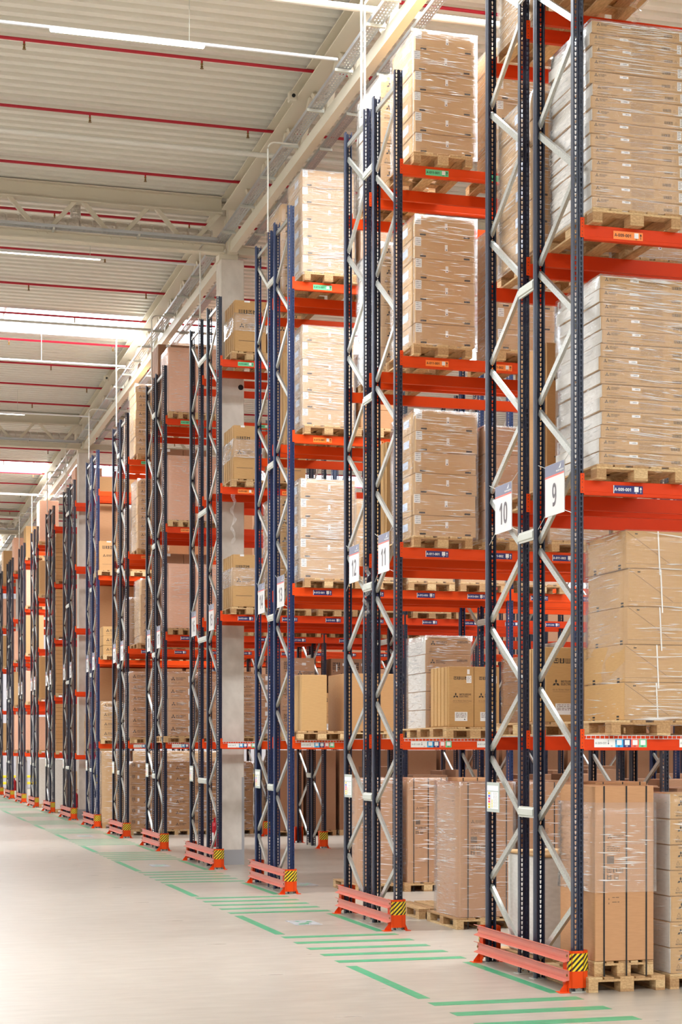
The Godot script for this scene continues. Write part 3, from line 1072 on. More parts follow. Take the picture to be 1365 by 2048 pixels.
func sign_board(num: int, s0: float):
	# white aisle sign with a grey head, tied to the frame's uprights; s0 = near edge
	var sg := thing("aisle_sign", "white aisle sign with grey head and the number %s" % say(num), "sign", W(-0.03, 4.615, s0), "aisle number signs")
	var b := Basis(Vector3.UP, PI / 2)     # the sign's face looks to -x; its own x runs towards the camera
	b = Basis(Vector3(0, 0, 1), Vector3.UP, Vector3(-1, 0, 0))
	var w := 0.48
	var o := Vector3(0, 0, -w)
	var st := begin()
	box(st, Vector3(0, 0, -0.008), Vector3(w, 0.505, 0), 0.001)
	part("panel", done(st), M.sign, sg, o, b)
	st = begin()
	rect(st, 0.002, 0.395, w - 0.002, 0.503)
	part("head_band", done(st), M.signhead, sg, o, b)
	st = begin()
	rect(st, 0.002, 0.378, w - 0.002, 0.395)
	part("red_line", done(st), M.signred, sg, o, b)
	st = begin()
	words(st, str(num), w / 2, 0.085, 0.225, 0.0015, true, 0.70, true)
	part("number", done(st), M.signnum, sg, o, b)
	st = begin()
	flatpoly(st, [Vector2(0.31, 0.432), Vector2(0.37, 0.455), Vector2(0.405, 0.492), Vector2(0.398, 0.458), Vector2(0.378, 0.437), Vector2(0.36, 0.448)], 0.002)
	words(st, "NunnerLogistics", 0.285, 0.408, 0.017, 0.002, true)
	part("emblem", done(st), M.white, sg, o, b)
	st = begin()
	for q in [[Vector3(0, 0.49, -0.01), Vector3(0.03, 0.58, 0.10)], [Vector3(0, 0.02, -0.01), Vector3(0.03, -0.02, 0.10)], [Vector3(0, 0.49, -w + 0.01), Vector3(0.03, 0.56, -w - 0.25)], [Vector3(0, 0.02, -w + 0.01), Vector3(0.03, -0.08, -w - 0.25)]]:
		tube(st, [q[0], q[1]], 0.003, 5)
	part("tie_wire", done(st), M.zincmatt, sg)

func placard(n: int):
	# load plate on the far frame's front upright, seen from the main aisle
	var s1: float = S[n] + FD * 2 + gap(n) - 0.08
	var p := thing("load_plate", "grey load notice board with coloured squares on the frame of rack %s" % say(n + 1), "notice", W(-0.012, 1.645, s1), "load notice boards on the rack ends")
	var b := Basis(Vector3(0, 0, 1), Vector3.UP, Vector3(-1, 0, 0))
	part("board", boxmesh(Vector3(0.37, 0.32, 0.008), 0.001), M.board, p, Vector3.ZERO, b)
	var st := begin()
	rect(st, 0.01, 0.23, 0.345, 0.285)
	rect(st, 0.01, 0.035, 0.115, 0.218)
	rect(st, 0.13, 0.035, 0.345, 0.218)
	part("paper_sheet", done(st), M.white, p, Vector3.ZERO, b)
	for k in 6:
		st = begin()
		rect(st, 0.045, 0.19 - k * 0.03, 0.105, 0.213 - k * 0.03, 0.002)
		part("colour_square", done(st), [M.yellow, M.blue, M.pink, M.pink, M.yellow, M.yellow][k], p, Vector3.ZERO, b)
	st = begin()
	for k in 5:
		rect(st, 0.15, 0.05 + k * 0.018, 0.18, 0.062 + k * 0.018, 0.002)
	part("small_square", done(st), M.yellow, p, Vector3.ZERO, b)
	st = begin()
	lines(st, 0.20, 0.33, 0.205, 10, 0.016, 0.003, 0.002)
	part("small_print", done(st), M.inkfade, p, Vector3.ZERO, b)

func racks():
	for n in range(9, 35, 2):
		var bays: int = BAYS.get(n, 1)
		for k in bays + 1:
			frame(n, true, k)
			frame(n, false, k)
		for l in range(1, levels(n).size()):
			for k in bays:
				# leave out what the photograph shows nothing of: high levels deep in the rows, hidden far rows
				if k > 0 and l > (3 if n == 21 else 2): continue
				for f in [true, false]:
					if k > 1 and not f: continue
					beam(n, f, false, l, k)
					if n < 23 or f: beam(n, f, true, l, k)
		if n <= 19:
			for k in mini(bays, 2):
				deck(n, true, k)
				deck(n, false, k)
		guard(n)
		placard(n)
		sign_board(n, S[n] + 0.15)
		sign_board(n + 1, S[n] + FD + gap(n) + 0.16)
	# guards on the second frames beside the passage through racks 17 to 19
	for q in [[17, S[17], 1.0, "rack seventeen"], [17, S[17] + FD * 2 + gap(17), -1.0, "rack eighteen"], [19, S[19], 1.0, "rack nineteen"]]:
		var g := thing("post_guard", "short orange post guard with striped tape on the second frame of " + q[3], "rack guard", W(BAY, 0, q[1]))
		post(g, Transform3D(Basis() if q[2] > 0 else Basis.from_scale(Vector3(1, 1, -1)), Vector3.ZERO), "post")

# ---------------------------------------------------------------- pallets, cartons, wrap
func pallet(t0: float, y: float, s0: float, label: String, detail: bool, w := 0.8, d := 1.2):
	var boards := [0.0, 0.1625, 0.3275, 0.4925, 0.655]
	var bw := [0.145, 0.10, 0.145, 0.10, 0.145]
	var kx := w / 0.8
	if not detail:
		var key := "pallet%.2f_%.2f" % [w, d]
		if not cache.has(key):
			var st := begin()
			for i in 5: box(st, Vector3(boards[i] * kx, 0.122, -d), Vector3((boards[i] + bw[i]) * kx, 0.144, 0), 0.003)
			for i in 3:
				box(st, Vector3(0, 0.1, -(d - 0.145) * i / 2.0 - 0.145), Vector3(w, 0.122, -(d - 0.145) * i / 2.0))
				for j in 3:
					box(st, Vector3((w - 0.1) * j / 2.0, 0.022, -(d - 0.145) * i / 2.0 - 0.145), Vector3((w - 0.1) * j / 2.0 + 0.1, 0.1, -(d - 0.145) * i / 2.0))
				box(st, Vector3((w - 0.1) * i / 2.0, 0, -d), Vector3((w - 0.1) * i / 2.0 + 0.1, 0.022, 0))
			cache[key] = done(st)
		solo("pallet", cache[key], M.wood[rng.randi() % 3], label, "pallet", W(t0, y, s0), "wooden pallets in the racks")
		return
	var p := thing("pallet", label, "pallet", W(t0, y, s0), "wooden pallets in the racks")
	for i in 5:
		part("deck_board", boxmesh(Vector3(bw[i] * kx, 0.022, d), 0.003), M.wood[rng.randi() % 3], p, Vector3(boards[i] * kx, 0.122, rng.randf_range(-0.003, 0.003)))
	for i in 3:
		var z := -(d - 0.145) * i / 2.0
		part("stringer", boxmesh(Vector3(w, 0.022, 0.145), 0.002), M.wood[rng.randi() % 3], p, Vector3(0, 0.1, z))
		for j in 3:
			part("block", boxmesh(Vector3(0.145 if j == 1 else 0.1, 0.078, 0.145), 0.004), M.wood[rng.randi() % 3], p, Vector3([0.0, w / 2 - 0.0725, w - 0.1][j], 0.022, z + 0.002))
		part("bottom_board", boxmesh(Vector3(0.145 if i == 1 else 0.1, 0.022, d), 0.002), M.wood[rng.randi() % 3], p, Vector3([0.0, w / 2 - 0.0725, w - 0.1][i], 0, 0))

func print_mesh(kind: String, w: float, h: float) -> Dictionary:
	# ink, white stickers and other flat print on a carton's front face (its own x, y; z out)
	var key := "print_%s_%.3f_%.3f" % [kind, w, h]
	if cache.has(key): return cache[key]
	var ink := begin()
	var fade := begin()
	var stk := []
	var d := {}
	match kind:
		"flat":
			logo(ink, 0.045, h * 0.60, h * 0.27, w)
			words(ink, "MITSUBISHI ELECTRIC CORPORATION", 0.05, h * 0.12, h * 0.075, 0.001, true, 0.95)
			words(fade, "AIR CONDITIONER", 0.05, h * 0.32, h * 0.08)
			lines(fade, w * 0.42, w * 0.66, h * 0.80, 6, h * 0.10, h * 0.03)
			patch(stk, w * 0.315, h * 0.64, w * 0.405, h * 0.84)
			words(ink, "2HP5A", w * 0.345, h * 0.70, h * 0.08, 0.003, true)
			for k in 3: icon(ink, w * 0.76 + k * h * 0.27, h * 0.32, h * 0.22, [2, 1, 0][k])
			diamond_outline(ink, w * 0.76 + h * 0.95, h * 0.34, h * 0.2)
			patch(stk, w * 0.925, h * 0.12, w * 0.97, h * 0.86)
			lines(fade, w * 0.93, w * 0.965, h * 0.8, 5, h * 0.13, h * 0.04, 0.003)
			d["fade"] = done(fade)
		"sticker":
			patch(stk, 0.0, h * 0.58, 0.085, h * 0.99)
			patch(stk, w * 0.50, h * 0.42, w * 0.545, h * 0.72)
			lines(ink, 0.012, 0.075, h * 0.93, 4, h * 0.09, h * 0.022, 0.003)
			rect(ink, w * 0.515, h * 0.45, w * 0.535, h * 0.50, 0.003)
			for x in [0.07, w - 0.15]:
				rect(ink, x, h * 0.07, x + 0.08, h * 0.155)
				words(fade, "Carry hole", x - 0.005, h * 0.20, h * 0.055)
			d["fade"] = done(fade)
		"big":
			for x in [w * 0.1]: rect(ink, x, h * 0.9, x + 0.03, h * 0.93)
			var b := begin()
			for x in [0.33]:
				flatpoly(b, [Vector2(x, h + 0.001), Vector2(x + 0.014, h + 0.001), Vector2(x + 0.034, -0.06), Vector2(x + 0.020, -0.06)], 0.006)
			d["strap"] = done(b)
			rect(fade, 0.0, h * 0.115, w, h * 0.122)
			flatpoly(fade, [Vector2(0.005, h * 0.97), Vector2(0.012, h * 0.97), Vector2(w * 0.5, h * 0.14), Vector2(w * 0.5 - 0.007, h * 0.14)], 0.001)
			d["fade"] = done(fade)
		"logo":
			logo(ink, w * 0.10, h * 0.52, h * 0.24, w)
			words(ink, "MITSUBISHI ELECTRIC", w * 0.08, h * 0.10, h * 0.06, 0.001, true)
			diamond_outline(ink, w * 0.09, h * 0.22, h * 0.13)
			for k in 4: icon(ink, w * 0.70 + k * h * 0.155, h * 0.62, h * 0.125, k)
			rect(fade, w * 0.4, h * 0.5, w * 0.44, h * 0.54)
			lines(fade, w * 0.12, w * 0.3, h * 0.9, 1, h * 0.1, h * 0.03)
			d["fade"] = done(fade)
		"hp":
			for k in 4: icon(ink, w * 0.20 + k * w * 0.145, h * 0.785, w * 0.115, [0, 1, 2, 3][k])
			logo(ink, w * 0.16, h * 0.49, minf(h * 0.085, w * 0.18), w)
			words(fade, "Air to Water Heat Pump", w * 0.17, h * 0.415, h * 0.022)
			rect(fade, w * 0.17, h * 0.405, w * 0.80, h * 0.408)
			patch(stk, w * 0.24, h * 0.10, w * 0.74, h * 0.25)
			lines(fade, w * 0.28, w * 0.70, h * 0.235, 4, h * 0.022, h * 0.008, 0.003)
			flatpoly(ink, [Vector2(w * 0.60, h * 0.12), Vector2(w * 0.66, h * 0.12), Vector2(w * 0.63, h * 0.145)], 0.003)
			patch(stk, w * 0.70, h * 0.73, w * 0.90, h * 0.85, 0.002)
			patch(stk, w * 0.73, h * 0.875, w * 0.83, h * 0.955, 0.002)
			lines(fade, w * 0.72, w * 0.88, h * 0.83, 4, h * 0.022, h * 0.006, 0.003)
			d["fade"] = done(fade)
		"hp2":
			for k in 4: icon(ink, w * 0.12 + k * w * 0.155, h * 0.74, w * 0.125, [2, 1, 0, 3][k])
			logo(ink, w * 0.13, h * 0.47, minf(h * 0.085, w * 0.18), w)
			rect(fade, w * 0.12, h * 0.205, w * 0.84, h * 0.215)
			patch(stk, w * 0.3, h * 0.965, w * 0.48, h * 0.999)
			d["fade"] = done(fade)
		"tall":
			logo(fade, w * 0.20, h * 0.70, h * 0.026, w)
			lines(fade, w * 0.20, w * 0.42, h * 0.655, 4, h * 0.011, h * 0.004)
			rect(fade, w * 0.20, h * 0.555, w * 0.32, h * 0.60)
			for k in 3: icon(fade, w * 0.20 + k * w * 0.10, h * 0.505, w * 0.075, k)
			for k in 2: icon(fade, w * 0.20 + k * w * 0.12, h * 0.465, w * 0.075, 3 - k)
			for k in 2: words(fade, "x", w * 0.22, h * (0.35 - 0.025 * k), h * 0.012, 0.001, true)
			lines(fade, w * 0.29, w * 0.42, h * 0.365, 2, h * 0.026, h * 0.004)
			var b := begin()
			for x in [0.15, 0.53, 0.87]: rect(b, w * x - 0.008, -0.15, w * x + 0.008, h + 0.001, 0.004)
			d["black_strap"] = done(b)
			d["fade"] = done(fade)
		"pink":
			patch(stk, 0.0, h * 0.955, w * 0.46, h * 0.985)
			rect(fade, w * 0.62, h * 0.962, w * 0.80, h * 0.975)
			rect(fade, 0.0, h * 0.935, w, h * 0.94)
			d["fade"] = done(fade)
		"marks":
			for k in 4: icon(ink, w * 0.08 + (k % 2) * h * 0.16, h * (0.72 if k < 2 else 0.57), h * 0.13, k)
			rect(ink, w * 0.11, h * 0.47, w * 0.15, h * 0.50)
			patch(stk, w * 0.27, h * 0.50, w * 0.335, h * 0.78)
			logo(ink, w * 0.48, h * 0.36, h * 0.24, w)
			patch(stk, w * 0.62, h * 0.72, w * 0.74, h * 0.82)
			lines(fade, w * 0.06, w * 0.45, h * 0.14, 1, 0.02, h * 0.025)
			d["fade"] = done(fade)
		"small":
			logo(ink, w * 0.10, h * 0.45, h * 0.3, w)
			lines(fade, w * 0.12, w * 0.5, h * 0.3, 2, h * 0.1, h * 0.03)
			patch(stk, w * 0.78, h * 0.3, w * 0.93, h * 0.8)
			d["fade"] = done(fade)
		_:
			pass
	if kind != "plain":
		if kind != "tall" and kind != "pink": d["ink"] = done(ink)
		for k in stk.size(): d["sticker%d" % k] = stk[k]
	cache[key] = d
	return d

func patch(list: Array, x0: float, y0: float, x1: float, y1: float, z := 0.001):
	var st := begin()
	rect(st, x0, y0, x1, y1, z)
	list.append(done(st))

func diamond_outline(st: SurfaceTool, x: float, y: float, a: float):
	# recycling triangle as a thin outline
	var p := [Vector2(x, y), Vector2(x + a, y), Vector2(x + a / 2, y + a)]
	for i in 3:
		var q: Vector2 = p[i]
		var r: Vector2 = p[(i + 1) % 3]
		var n := (r - q).orthogonal().normalized() * a * 0.08
		fan(st, [Vector3(q.x, q.y, 0.001), Vector3(r.x, r.y, 0.001), Vector3(r.x + n.x, r.y + n.y, 0.001), Vector3(q.x + n.x, q.y + n.y, 0.001)], Vector3(0, 0, 1))

func carton(called: String, kind: String, label: String, at: Vector3, size: Vector3, mt: Material, turn: float, group: String, detail := true):
	var o := solo(called, boxmesh(size, 0.006), mt, label, "carton", at, group)
	o.rotation.y = turn
	if not detail: return o
	var d := print_mesh(kind, size.x, size.y)
	for k in ["ink", "fade", "strap", "black_strap"]:
		if d.has(k) and d[k].get_surface_count() > 0:
			part({"ink": "print", "fade": "small_print", "strap": "strap", "black_strap": "strap"}[k], d[k], {"ink": M.ink, "fade": M.inkfade, "strap": M.white, "black_strap": M.black}[k], o)
	for k in 5:
		if d.has("sticker%d" % k): part("sticker", d["sticker%d" % k], M.sticker, o)
	# closing flap seam on the left face, and what that face carries
	var key := "left_%s_%s" % [kind, size]
	if not cache.has(key):
		var st := begin()
		if kind in ["flat", "logo"]:
			box(st, Vector3(-0.003, 0.004, -size.z + 0.004), Vector3(0.001, size.y - 0.004, -0.004), 0.0015)
		elif kind == "sticker":
			box(st, Vector3(-0.002, size.y * 0.35, -size.z * 0.52), Vector3(0.001, size.y * 0.72, -size.z * 0.28))
		elif kind in ["hp", "hp2"]:
			for k in 5:
				box(st, Vector3(-0.010, 0.012, -size.z * (0.04 + 0.19 * k) - size.z * 0.145), Vector3(0.002, size.y * (0.998 - 0.004 * (k % 2)), -size.z * (0.04 + 0.19 * k)), 0.004)
		elif kind in ["big"]:
			for z in [0.12, 0.72]:
				for y in [0.06, -0.02]:
					box(st, Vector3(-0.002, size.y * y + 0.005, -size.z * z - 0.055), Vector3(0.001, size.y * y + 0.022, -size.z * z))
		elif kind == "pink":
			box(st, Vector3(-0.004, size.y * 0.935, -size.z), Vector3(size.x + 0.004, size.y + 0.004, 0.004), 0.004)
		cache[key] = done(st) if kind in ["flat", "logo", "sticker", "hp", "hp2", "big", "pink"] else null
	if cache[key]:
		part({"flat": "white_end_panel", "logo": "white_end_panel", "sticker": "side_label", "hp": "side_flap", "hp2": "side_flap", "big": "hand_hole", "pink": "lid"}[kind], cache[key], {"flat": M.cwhite, "logo": M.cwhite, "sticker": M.bluelab, "hp": mt, "hp2": mt, "big": M.ink, "pink": mt}[kind], o)
	return o

func film_round(label: String, at: Vector3, w: float, h: float, d: float, mt: Material, sd: int):
	# stretch film round a load: four sides pulled slightly in between the corners, wrinkled, folded over the top edge
	var r := RandomNumberGenerator.new()
	r.seed = sd
	var st := SurfaceTool.new()
	st.begin(Mesh.PRIMITIVE_TRIANGLES)
	var m := 0.008
	var loop := []
	var seg := 6
	var c := [Vector2(-m, m), Vector2(w + m, m), Vector2(w + m, -d - m), Vector2(-m, -d - m)]
	for k in 4:
		for i in seg:
			var q: Vector2 = c[k].lerp(c[(k + 1) % 4], float(i) / seg)
			loop.append([q, k, float(i) / seg])
	var rows := maxi(4, int(h / 0.12))
	var v := []
	for j in rows + 2:
		var row := []
		for e in loop:
			var q: Vector2 = e[0]
			var inw := 0.0
			var y := h * j / rows
			if j == rows + 1:
				y = h + 0.004
				q = q.lerp(Vector2(w / 2, -d / 2), 0.10)
			else:
				var nrm: Vector2 = [Vector2(0, 1), Vector2(1, 0), Vector2(0, -1), Vector2(-1, 0)][e[1]]
				q += nrm * (r.randf_range(-0.002, 0.005) if e[2] > 0.01 else 0.004)
				if j > 0 and j < rows: y += r.randf_range(-0.012, 0.012)
			row.append(Vector3(q.x, y, q.y))
		v.append(row)
	for j in rows + 1:
		for i in loop.size():
			var i2 := (i + 1) % loop.size()
			var mid: Vector3 = (v[j][i] + v[j + 1][i2]) / 2.0 - Vector3(w / 2, h * 0.4, -d / 2)
			fan(st, [v[j][i], v[j][i2], v[j + 1][i2], v[j + 1][i]], mid)
	st.generate_normals()
	var wr := solo("stretch_wrap", st.commit(), mt, label, "stretch film", at, "clear stretch film round loads")
	# pleats: the film gathers into thin raised folds, most of them nearly level
	st = begin()
	var per := {M.film: 95.0, M.film2: 130.0, M.film3: 190.0}
	var lean := r.randf_range(-0.09, 0.03)
	for side in 2:
		var run: float = w if side == 0 else d
		var n := int(per.get(mt, 30.0) * run * h * (1.0 if side == 0 else 0.6))
		var bandy := r.randf() * h
		for i in n:
			var len := run * (r.randf_range(0.05, 0.28) if i % 4 else r.randf_range(0.25, 0.7))
			var x := r.randf_range(0.0, run - len)
			var y: float = clampf(r.randf() * h if i % 3 else bandy + r.randfn(0.0, 1.0) * 0.14, 0.01, h - 0.02)
			var hh := r.randf_range(0.001, 0.0055) * (1.0 if i % 5 else 1.6)
			var dy: float = clampf(y + len * (lean + r.randfn(0.0, 1.0) * 0.03), 0.0, h) - y
			var o := m + 0.004
			var e := []
			for q in [[0.0, 0.0, 0.0], [0.5, hh, 0.0], [0.5, 0.0, 0.004], [0.5, -hh, 0.0], [1.0, 0.0, 0.0]]:
				var u: float = x + len * q[0]
				var yy: float = y + dy * q[0] + q[1]
				e.append(Vector3(u, yy, o + q[2]) if side == 0 else Vector3(-o - q[2], yy, -u))
			var out := Vector3(0, 0, 1) if side == 0 else Vector3(-1, 0, 0)
			for t in [[0, 1, 2], [1, 4, 2], [0, 2, 3], [2, 4, 3]]:
				fan(st, [e[t[0]], e[t[1]], e[t[2]]], out)
	var pl := part("film_pleats", done(st), M.pleat, wr)
	pl.set_meta("kind", "stuff")

func stow(n: int, even: bool, l: int, pos: int, t0: float, w: float, d: float, tiers: int, th: float, kind: String, mt: Material, o := {}):
	# a pallet with `tiers` cartons of height th on it, in front of which the rack number and level can be read
	var num := n + 1 if even else n
	var near: float = (S[n] + FD + gap(n) - 0.06 if even else S[n] - 0.10) + o.get("ds", 0.0)
	var y: float = levels(n)[l] + (0.006 if l == 1 and n <= 19 else 0.0)
	var where := "rack %s %s, %s position" % [say(num), level_name(n, l), nth(pos)]
	var detail: bool = n < 17
	var pw: float = o.get("pw", 0.8)
	var pt: float = o.get("pt", t0 + w / 2 - pw / 2)
	var ppd: float = o.get("pd", 1.2)
	pallet(pt, y, near, "wooden pallet, " + where, detail, pw, ppd)
	y += 0.1445
	if o.has("second"):
		pallet(t0, y, near + 0.06, "small light pallet on a larger one, " + where, detail, w, d)
		y += 0.1445
	var desc: String = o.get("desc", "kraft carton")
	var grp: String = o.get("group", "kraft cartons stacked on pallets")
	var called: String = o.get("called", "carton")
	var cols: int = o.get("cols", 1)
	var cw := w / cols
	var cs: float = o.get("cs", 0.05)
	for k in tiers:
		for c in cols:
			var lab := "%s, %s" % [desc, where]
			if tiers > 1 and cols > 1: lab = "%s, %s of %s stack, %s" % [desc, ORD[k], ["left", "right"][c], where]
			elif tiers > 1: lab = "%s, %s%s, %s" % [desc, ORD[k], "" if k == 0 else " from bottom", where]
			elif cols > 1: lab = "%s, %s one, %s" % [desc, ["left", "right"][c], where]
			var jx: float = rng.randf_range(-0.008, 0.008) * o.get("jit", 1.0)
			var jz: float = rng.randf_range(-0.008, 0.008)
			carton(called, kind, lab, W(t0 + c * cw + jx + 0.002, y + k * (th + 0.004) + 0.001, near + cs + jz), Vector3(cw - 0.006, th, d), mt, rng.randf_range(-0.006, 0.006) if tiers > 1 else 0.0, grp, n < 25)
	var H: float = tiers * (th + 0.004)
	if o.get("wrap", 0) > 0 and n <= 21 and pos < 5:
		film_round("clear stretch film round the load, " + where, W(t0 - 0.006, y - 0.05, near + cs - 0.012), w + 0.012, H + 0.055, d + 0.02, [null, M.film, M.film2, M.film3][o.wrap], n * 100 + l * 10 + pos)

func stock():
	var kr = M.kraft
	var flat := {"desc": "flat kraft carton with white end", "group": "flat kraft cartons of rack nine", "called": "flat_carton", "wrap": 1}
	stow(9, false, 3, 0, 0.16, 1.0, 1.0, 15, 0.116, "flat", M.kraft2, flat.merged({"jit": 2.0, "pw": 0.92, "pt": 0.16}))
	stow(9, false, 2, 0, 0.26, 1.0, 1.05, 14, 0.126, "flat", kr, flat.merged({"jit": 2.5, "pw": 0.92, "pt": 0.2}))
	stow(9, false, 1, 0, 0.53, 0.95, 0.95, 5, 0.362, "big", kr, {"desc": "large kraft carton with white strap", "called": "large_carton", "wrap": 1, "jit": 3.0, "pw": 1.1, "pt": 0.35})
	stow(9, false, 0, 0, 0.20, 0.62, 0.85, 1, 1.68, "tall", M.tallk, {"desc": "tall brown carton with three black straps", "called": "tall_carton", "second": true, "pt": 0.115, "group": "tall cartons"})
	film_round("clear film band round the tall strapped carton of rack nine", W(0.195, 0.95, -0.06), 0.63, 0.86, 0.87, M.film2, 4)
	stow(9, false, 0, 1, 1.0, 0.75, 0.6, 7, 0.246, "logo", kr, {"desc": "kraft carton with white end", "called": "white_end_carton", "group": "white-ended cartons", "wrap": 1, "ds": 0.02})
	stow(9, false, 4, 0, 0.16, 0.95, 1.05, 5, 0.2, "plain", kr, {"desc": "plain kraft carton", "wrap": 2, "pt": 0.2})
	stow(10, true, 0, 0, 0.0, 0.1, 0.1, 0, 0.1, "plain", kr) if false else null
	# rack 10, seen through the frames of rack 9
	stow(9, true, 1, 0, 0.28, 0.46, 0.62, 1, 0.78, "hp", kr, {"desc": "heat pump carton", "called": "heat_pump_carton", "group": "heat pump cartons", "pt": 0.16})
	stow(9, true, 1, 1, 0.80, 0.46, 0.62, 1, 0.78, "hp", kr, {"desc": "heat pump carton", "called": "heat_pump_carton", "group": "heat pump cartons", "pt": 1.0, "pw": 0.6})
	stow(9, true, 2, 0, 0.30, 0.7, 0.8, 1, 1.5, "hp2", M.kraft3, {"desc": "tall kraft carton with dark marks", "called": "tall_carton", "group": "tall cartons"})
	stow(9, true, 3, 0, 0.15, 0.85, 1.0, 6, 0.27, "sticker", kr, {"wrap": 2})
	stow(9, true, 3, 1, 1.15, 0.85, 1.0, 6, 0.27, "sticker", kr, {"wrap": 2})
	stow(9, true, 4, 0, 0.15, 0.8, 1.0, 1, 1.2, "plain", kr, {"wrap": 1})
	# rack 11
	stow(11, false, 4, 0, 0.25, 0.83, 0.98, 6, 0.258, "sticker", M.kraft2, {"desc": "kraft carton with white corner sticker", "called": "stickered_carton", "wrap": 1, "pt": 0.22, "jit": 1.6})
	stow(11, false, 4, 1, 1.38, 0.75, 0.8, 6, 0.258, "sticker", M.kraft2, {"desc": "kraft carton with white corner sticker", "called": "stickered_carton", "wrap": 2, "jit": 2.0})
	stow(11, false, 4, 2, 2.2, 0.8, 0.9, 1, 1.3, "plain", M.kraft2, {"wrap": 2})
	stow(11, false, 3, 0, 0.26, 0.82, 1.02, 6, 0.272, "sticker", M.kraft2, {"desc": "kraft carton with dark carry holes", "called": "stickered_carton", "wrap": 1, "jit": 1.6, "pt": 0.22})
	stow(11, false, 3, 1, 1.38, 0.8, 0.8, 6, 0.27, "sticker", M.kraft2, {"desc": "kraft carton with dark carry holes", "called": "stickered_carton", "wrap": 2})
	stow(11, false, 3, 2, 2.25, 0.8, 0.9, 1, 1.5, "plain", M.kraft2, {"wrap": 2})
	stow(11, false, 2, 0, 0.25, 0.84, 0.98, 6, 0.265, "sticker", M.kraft2, {"desc": "kraft carton with dark carry holes", "called": "stickered_carton", "wrap": 1, "jit": 1.6, "pt": 0.22})
	stow(11, false, 2, 1, 1.2, 0.8, 1.0, 4, 0.36, "plain", M.tallk, {"desc": "plain brown carton", "wrap": 2})
	stow(11, false, 2, 2, 2.1, 0.85, 1.0, 4, 0.36, "plain", M.kraft2, {"desc": "plain pale carton", "wrap": 3})
	stow(11, false, 2, 3, 3.0, 0.55, 1.0, 1, 1.4, "plain", M.kraft2, {"wrap": 2})
	stow(11, false, 1, 0, 0.71, 0.70, 0.72, 1, 0.78, "hp", kr, {"cols": 2, "desc": "heat pump carton", "called": "heat_pump_carton", "group": "heat pump cartons", "pt": 0.66})
	stow(11, false, 1, 3, 2.6, 0.46, 0.72, 1, 0.78, "hp", kr, {"desc": "heat pump carton", "called": "heat_pump_carton", "group": "heat pump cartons"})
	stow(11, true, 1, 0, 0.87, 0.66, 0.8, 5, 0.25, "logo", M.kraft3, {"desc": "kraft carton with white end", "called": "white_end_carton", "group": "white-ended cartons", "wrap": 1})
	stow(11, true, 1, 2, 2.3, 0.8, 0.8, 3, 0.33, "marks", M.kraft3, {"wrap": 1})
	stow(11, false, 0, 0, 0.86, 0.74, 0.95, 1, 1.74, "tall", M.tallk, {"desc": "tall brown carton with two black straps", "called": "tall_carton", "group": "tall cartons", "pt": 0.8, "pd": 1.2})
	film_round("cloudy film round the tall carton of rack eleven floor", W(0.85, 0.15, 5.6 + 0.03), 0.76, 1.75, 0.98, M.film2, 14)
	stow(11, false, 0, 2, 1.78, 0.74, 0.8, 1, 1.74, "tall", M.tallk, {"desc": "tall brown carton behind the nearer racks", "called": "tall_carton", "group": "tall cartons", "wrap": 1})
	stow(11, false, 0, 3, 2.75, 0.74, 0.8, 1, 1.74, "tall", M.tallk, {"desc": "tall brown carton behind the nearer racks", "called": "tall_carton", "group": "tall cartons"})
	# rack 12, seen through the frames of rack 11
	stow(11, true, 4, 0, 0.22, 0.85, 1.1, 5, 0.3, "logo", M.kraft2, {"desc": "kraft carton with white end", "called": "white_end_carton", "group": "white-ended cartons", "wrap": 1})
	stow(11, true, 3, 0, 0.22, 0.85, 1.1, 6, 0.28, "logo", M.kraft2, {"desc": "kraft carton with white end", "called": "white_end_carton", "group": "white-ended cartons", "wrap": 1})
	stow(11, true, 2, 0, 0.3, 0.75, 1.0, 1, 1.45, "hp2", kr, {"desc": "tall kraft carton with dark marks", "called": "tall_carton", "group": "tall cartons"})
	# rack 13
	stow(13, false, 4, 0, 0.23, 0.86, 0.98, 6, 0.268, "sticker", M.kraft2, {"desc": "filmed pale carton with white stickers", "called": "stickered_carton", "wrap": 3, "pt": 0.25})
	stow(13, false, 3, 0, 0.23, 0.86, 0.9, 6, 0.262, "sticker", M.kraft2, {"desc": "filmed pale carton with white stickers", "called": "stickered_carton", "wrap": 3, "pt": 0.25})
	stow(13, false, 2, 0, 0.20, 0.90, 0.9, 5, 0.315, "sticker", M.kraft2, {"desc": "filmed pale carton with white stickers", "called": "stickered_carton", "wrap": 3, "pt": 0.25})
	stow(13, false, 4, 1, 1.2, 0.5, 0.9, 1, 0.95, "plain", M.tallk, {"wrap": 1})
	stow(13, false, 3, 1, 1.2, 0.6, 0.9, 4, 0.3, "plain", M.tallk, {})
	stow(13, false, 1, 0, 0.20, 0.42, 0.95, 1, 0.90, "plain", kr, {"desc": "open-bottomed kraft carton over a pallet", "cs": 0.02, "pt": 0.14})
	stow(13, false, 1, 1, 0.92, 0.85, 1.05, 1, 0.93, "plain", M.kraft3, {"desc": "broad kraft carton with slatted side", "cs": 0.02, "pt": 0.92})
	stow(13, false, 0, 1, 1.13, 0.70, 0.72, 1, 1.70, "tall", M.tallk, {"desc": "tall brown carton with black straps", "called": "tall_carton", "group": "tall cartons", "wrap": 2, "pt": 1.05})
	stow(13, false, 0, 2, 2.0, 0.66, 0.72, 1, 1.70, "tall", M.tallk, {"desc": "tall brown carton with black straps", "called": "tall_carton", "group": "tall cartons", "wrap": 1})
	stow(13, false, 0, 3, 2.85, 0.66, 0.72, 1, 1.70, "tall", M.tallk, {"desc": "tall brown carton with black straps", "called": "tall_carton", "group": "tall cartons"})
	stow(13, true, 4, 0, 0.22, 0.6, 1.0, 5, 0.3, "small", M.kraft2, {"wrap": 2, "pt": 0.16})
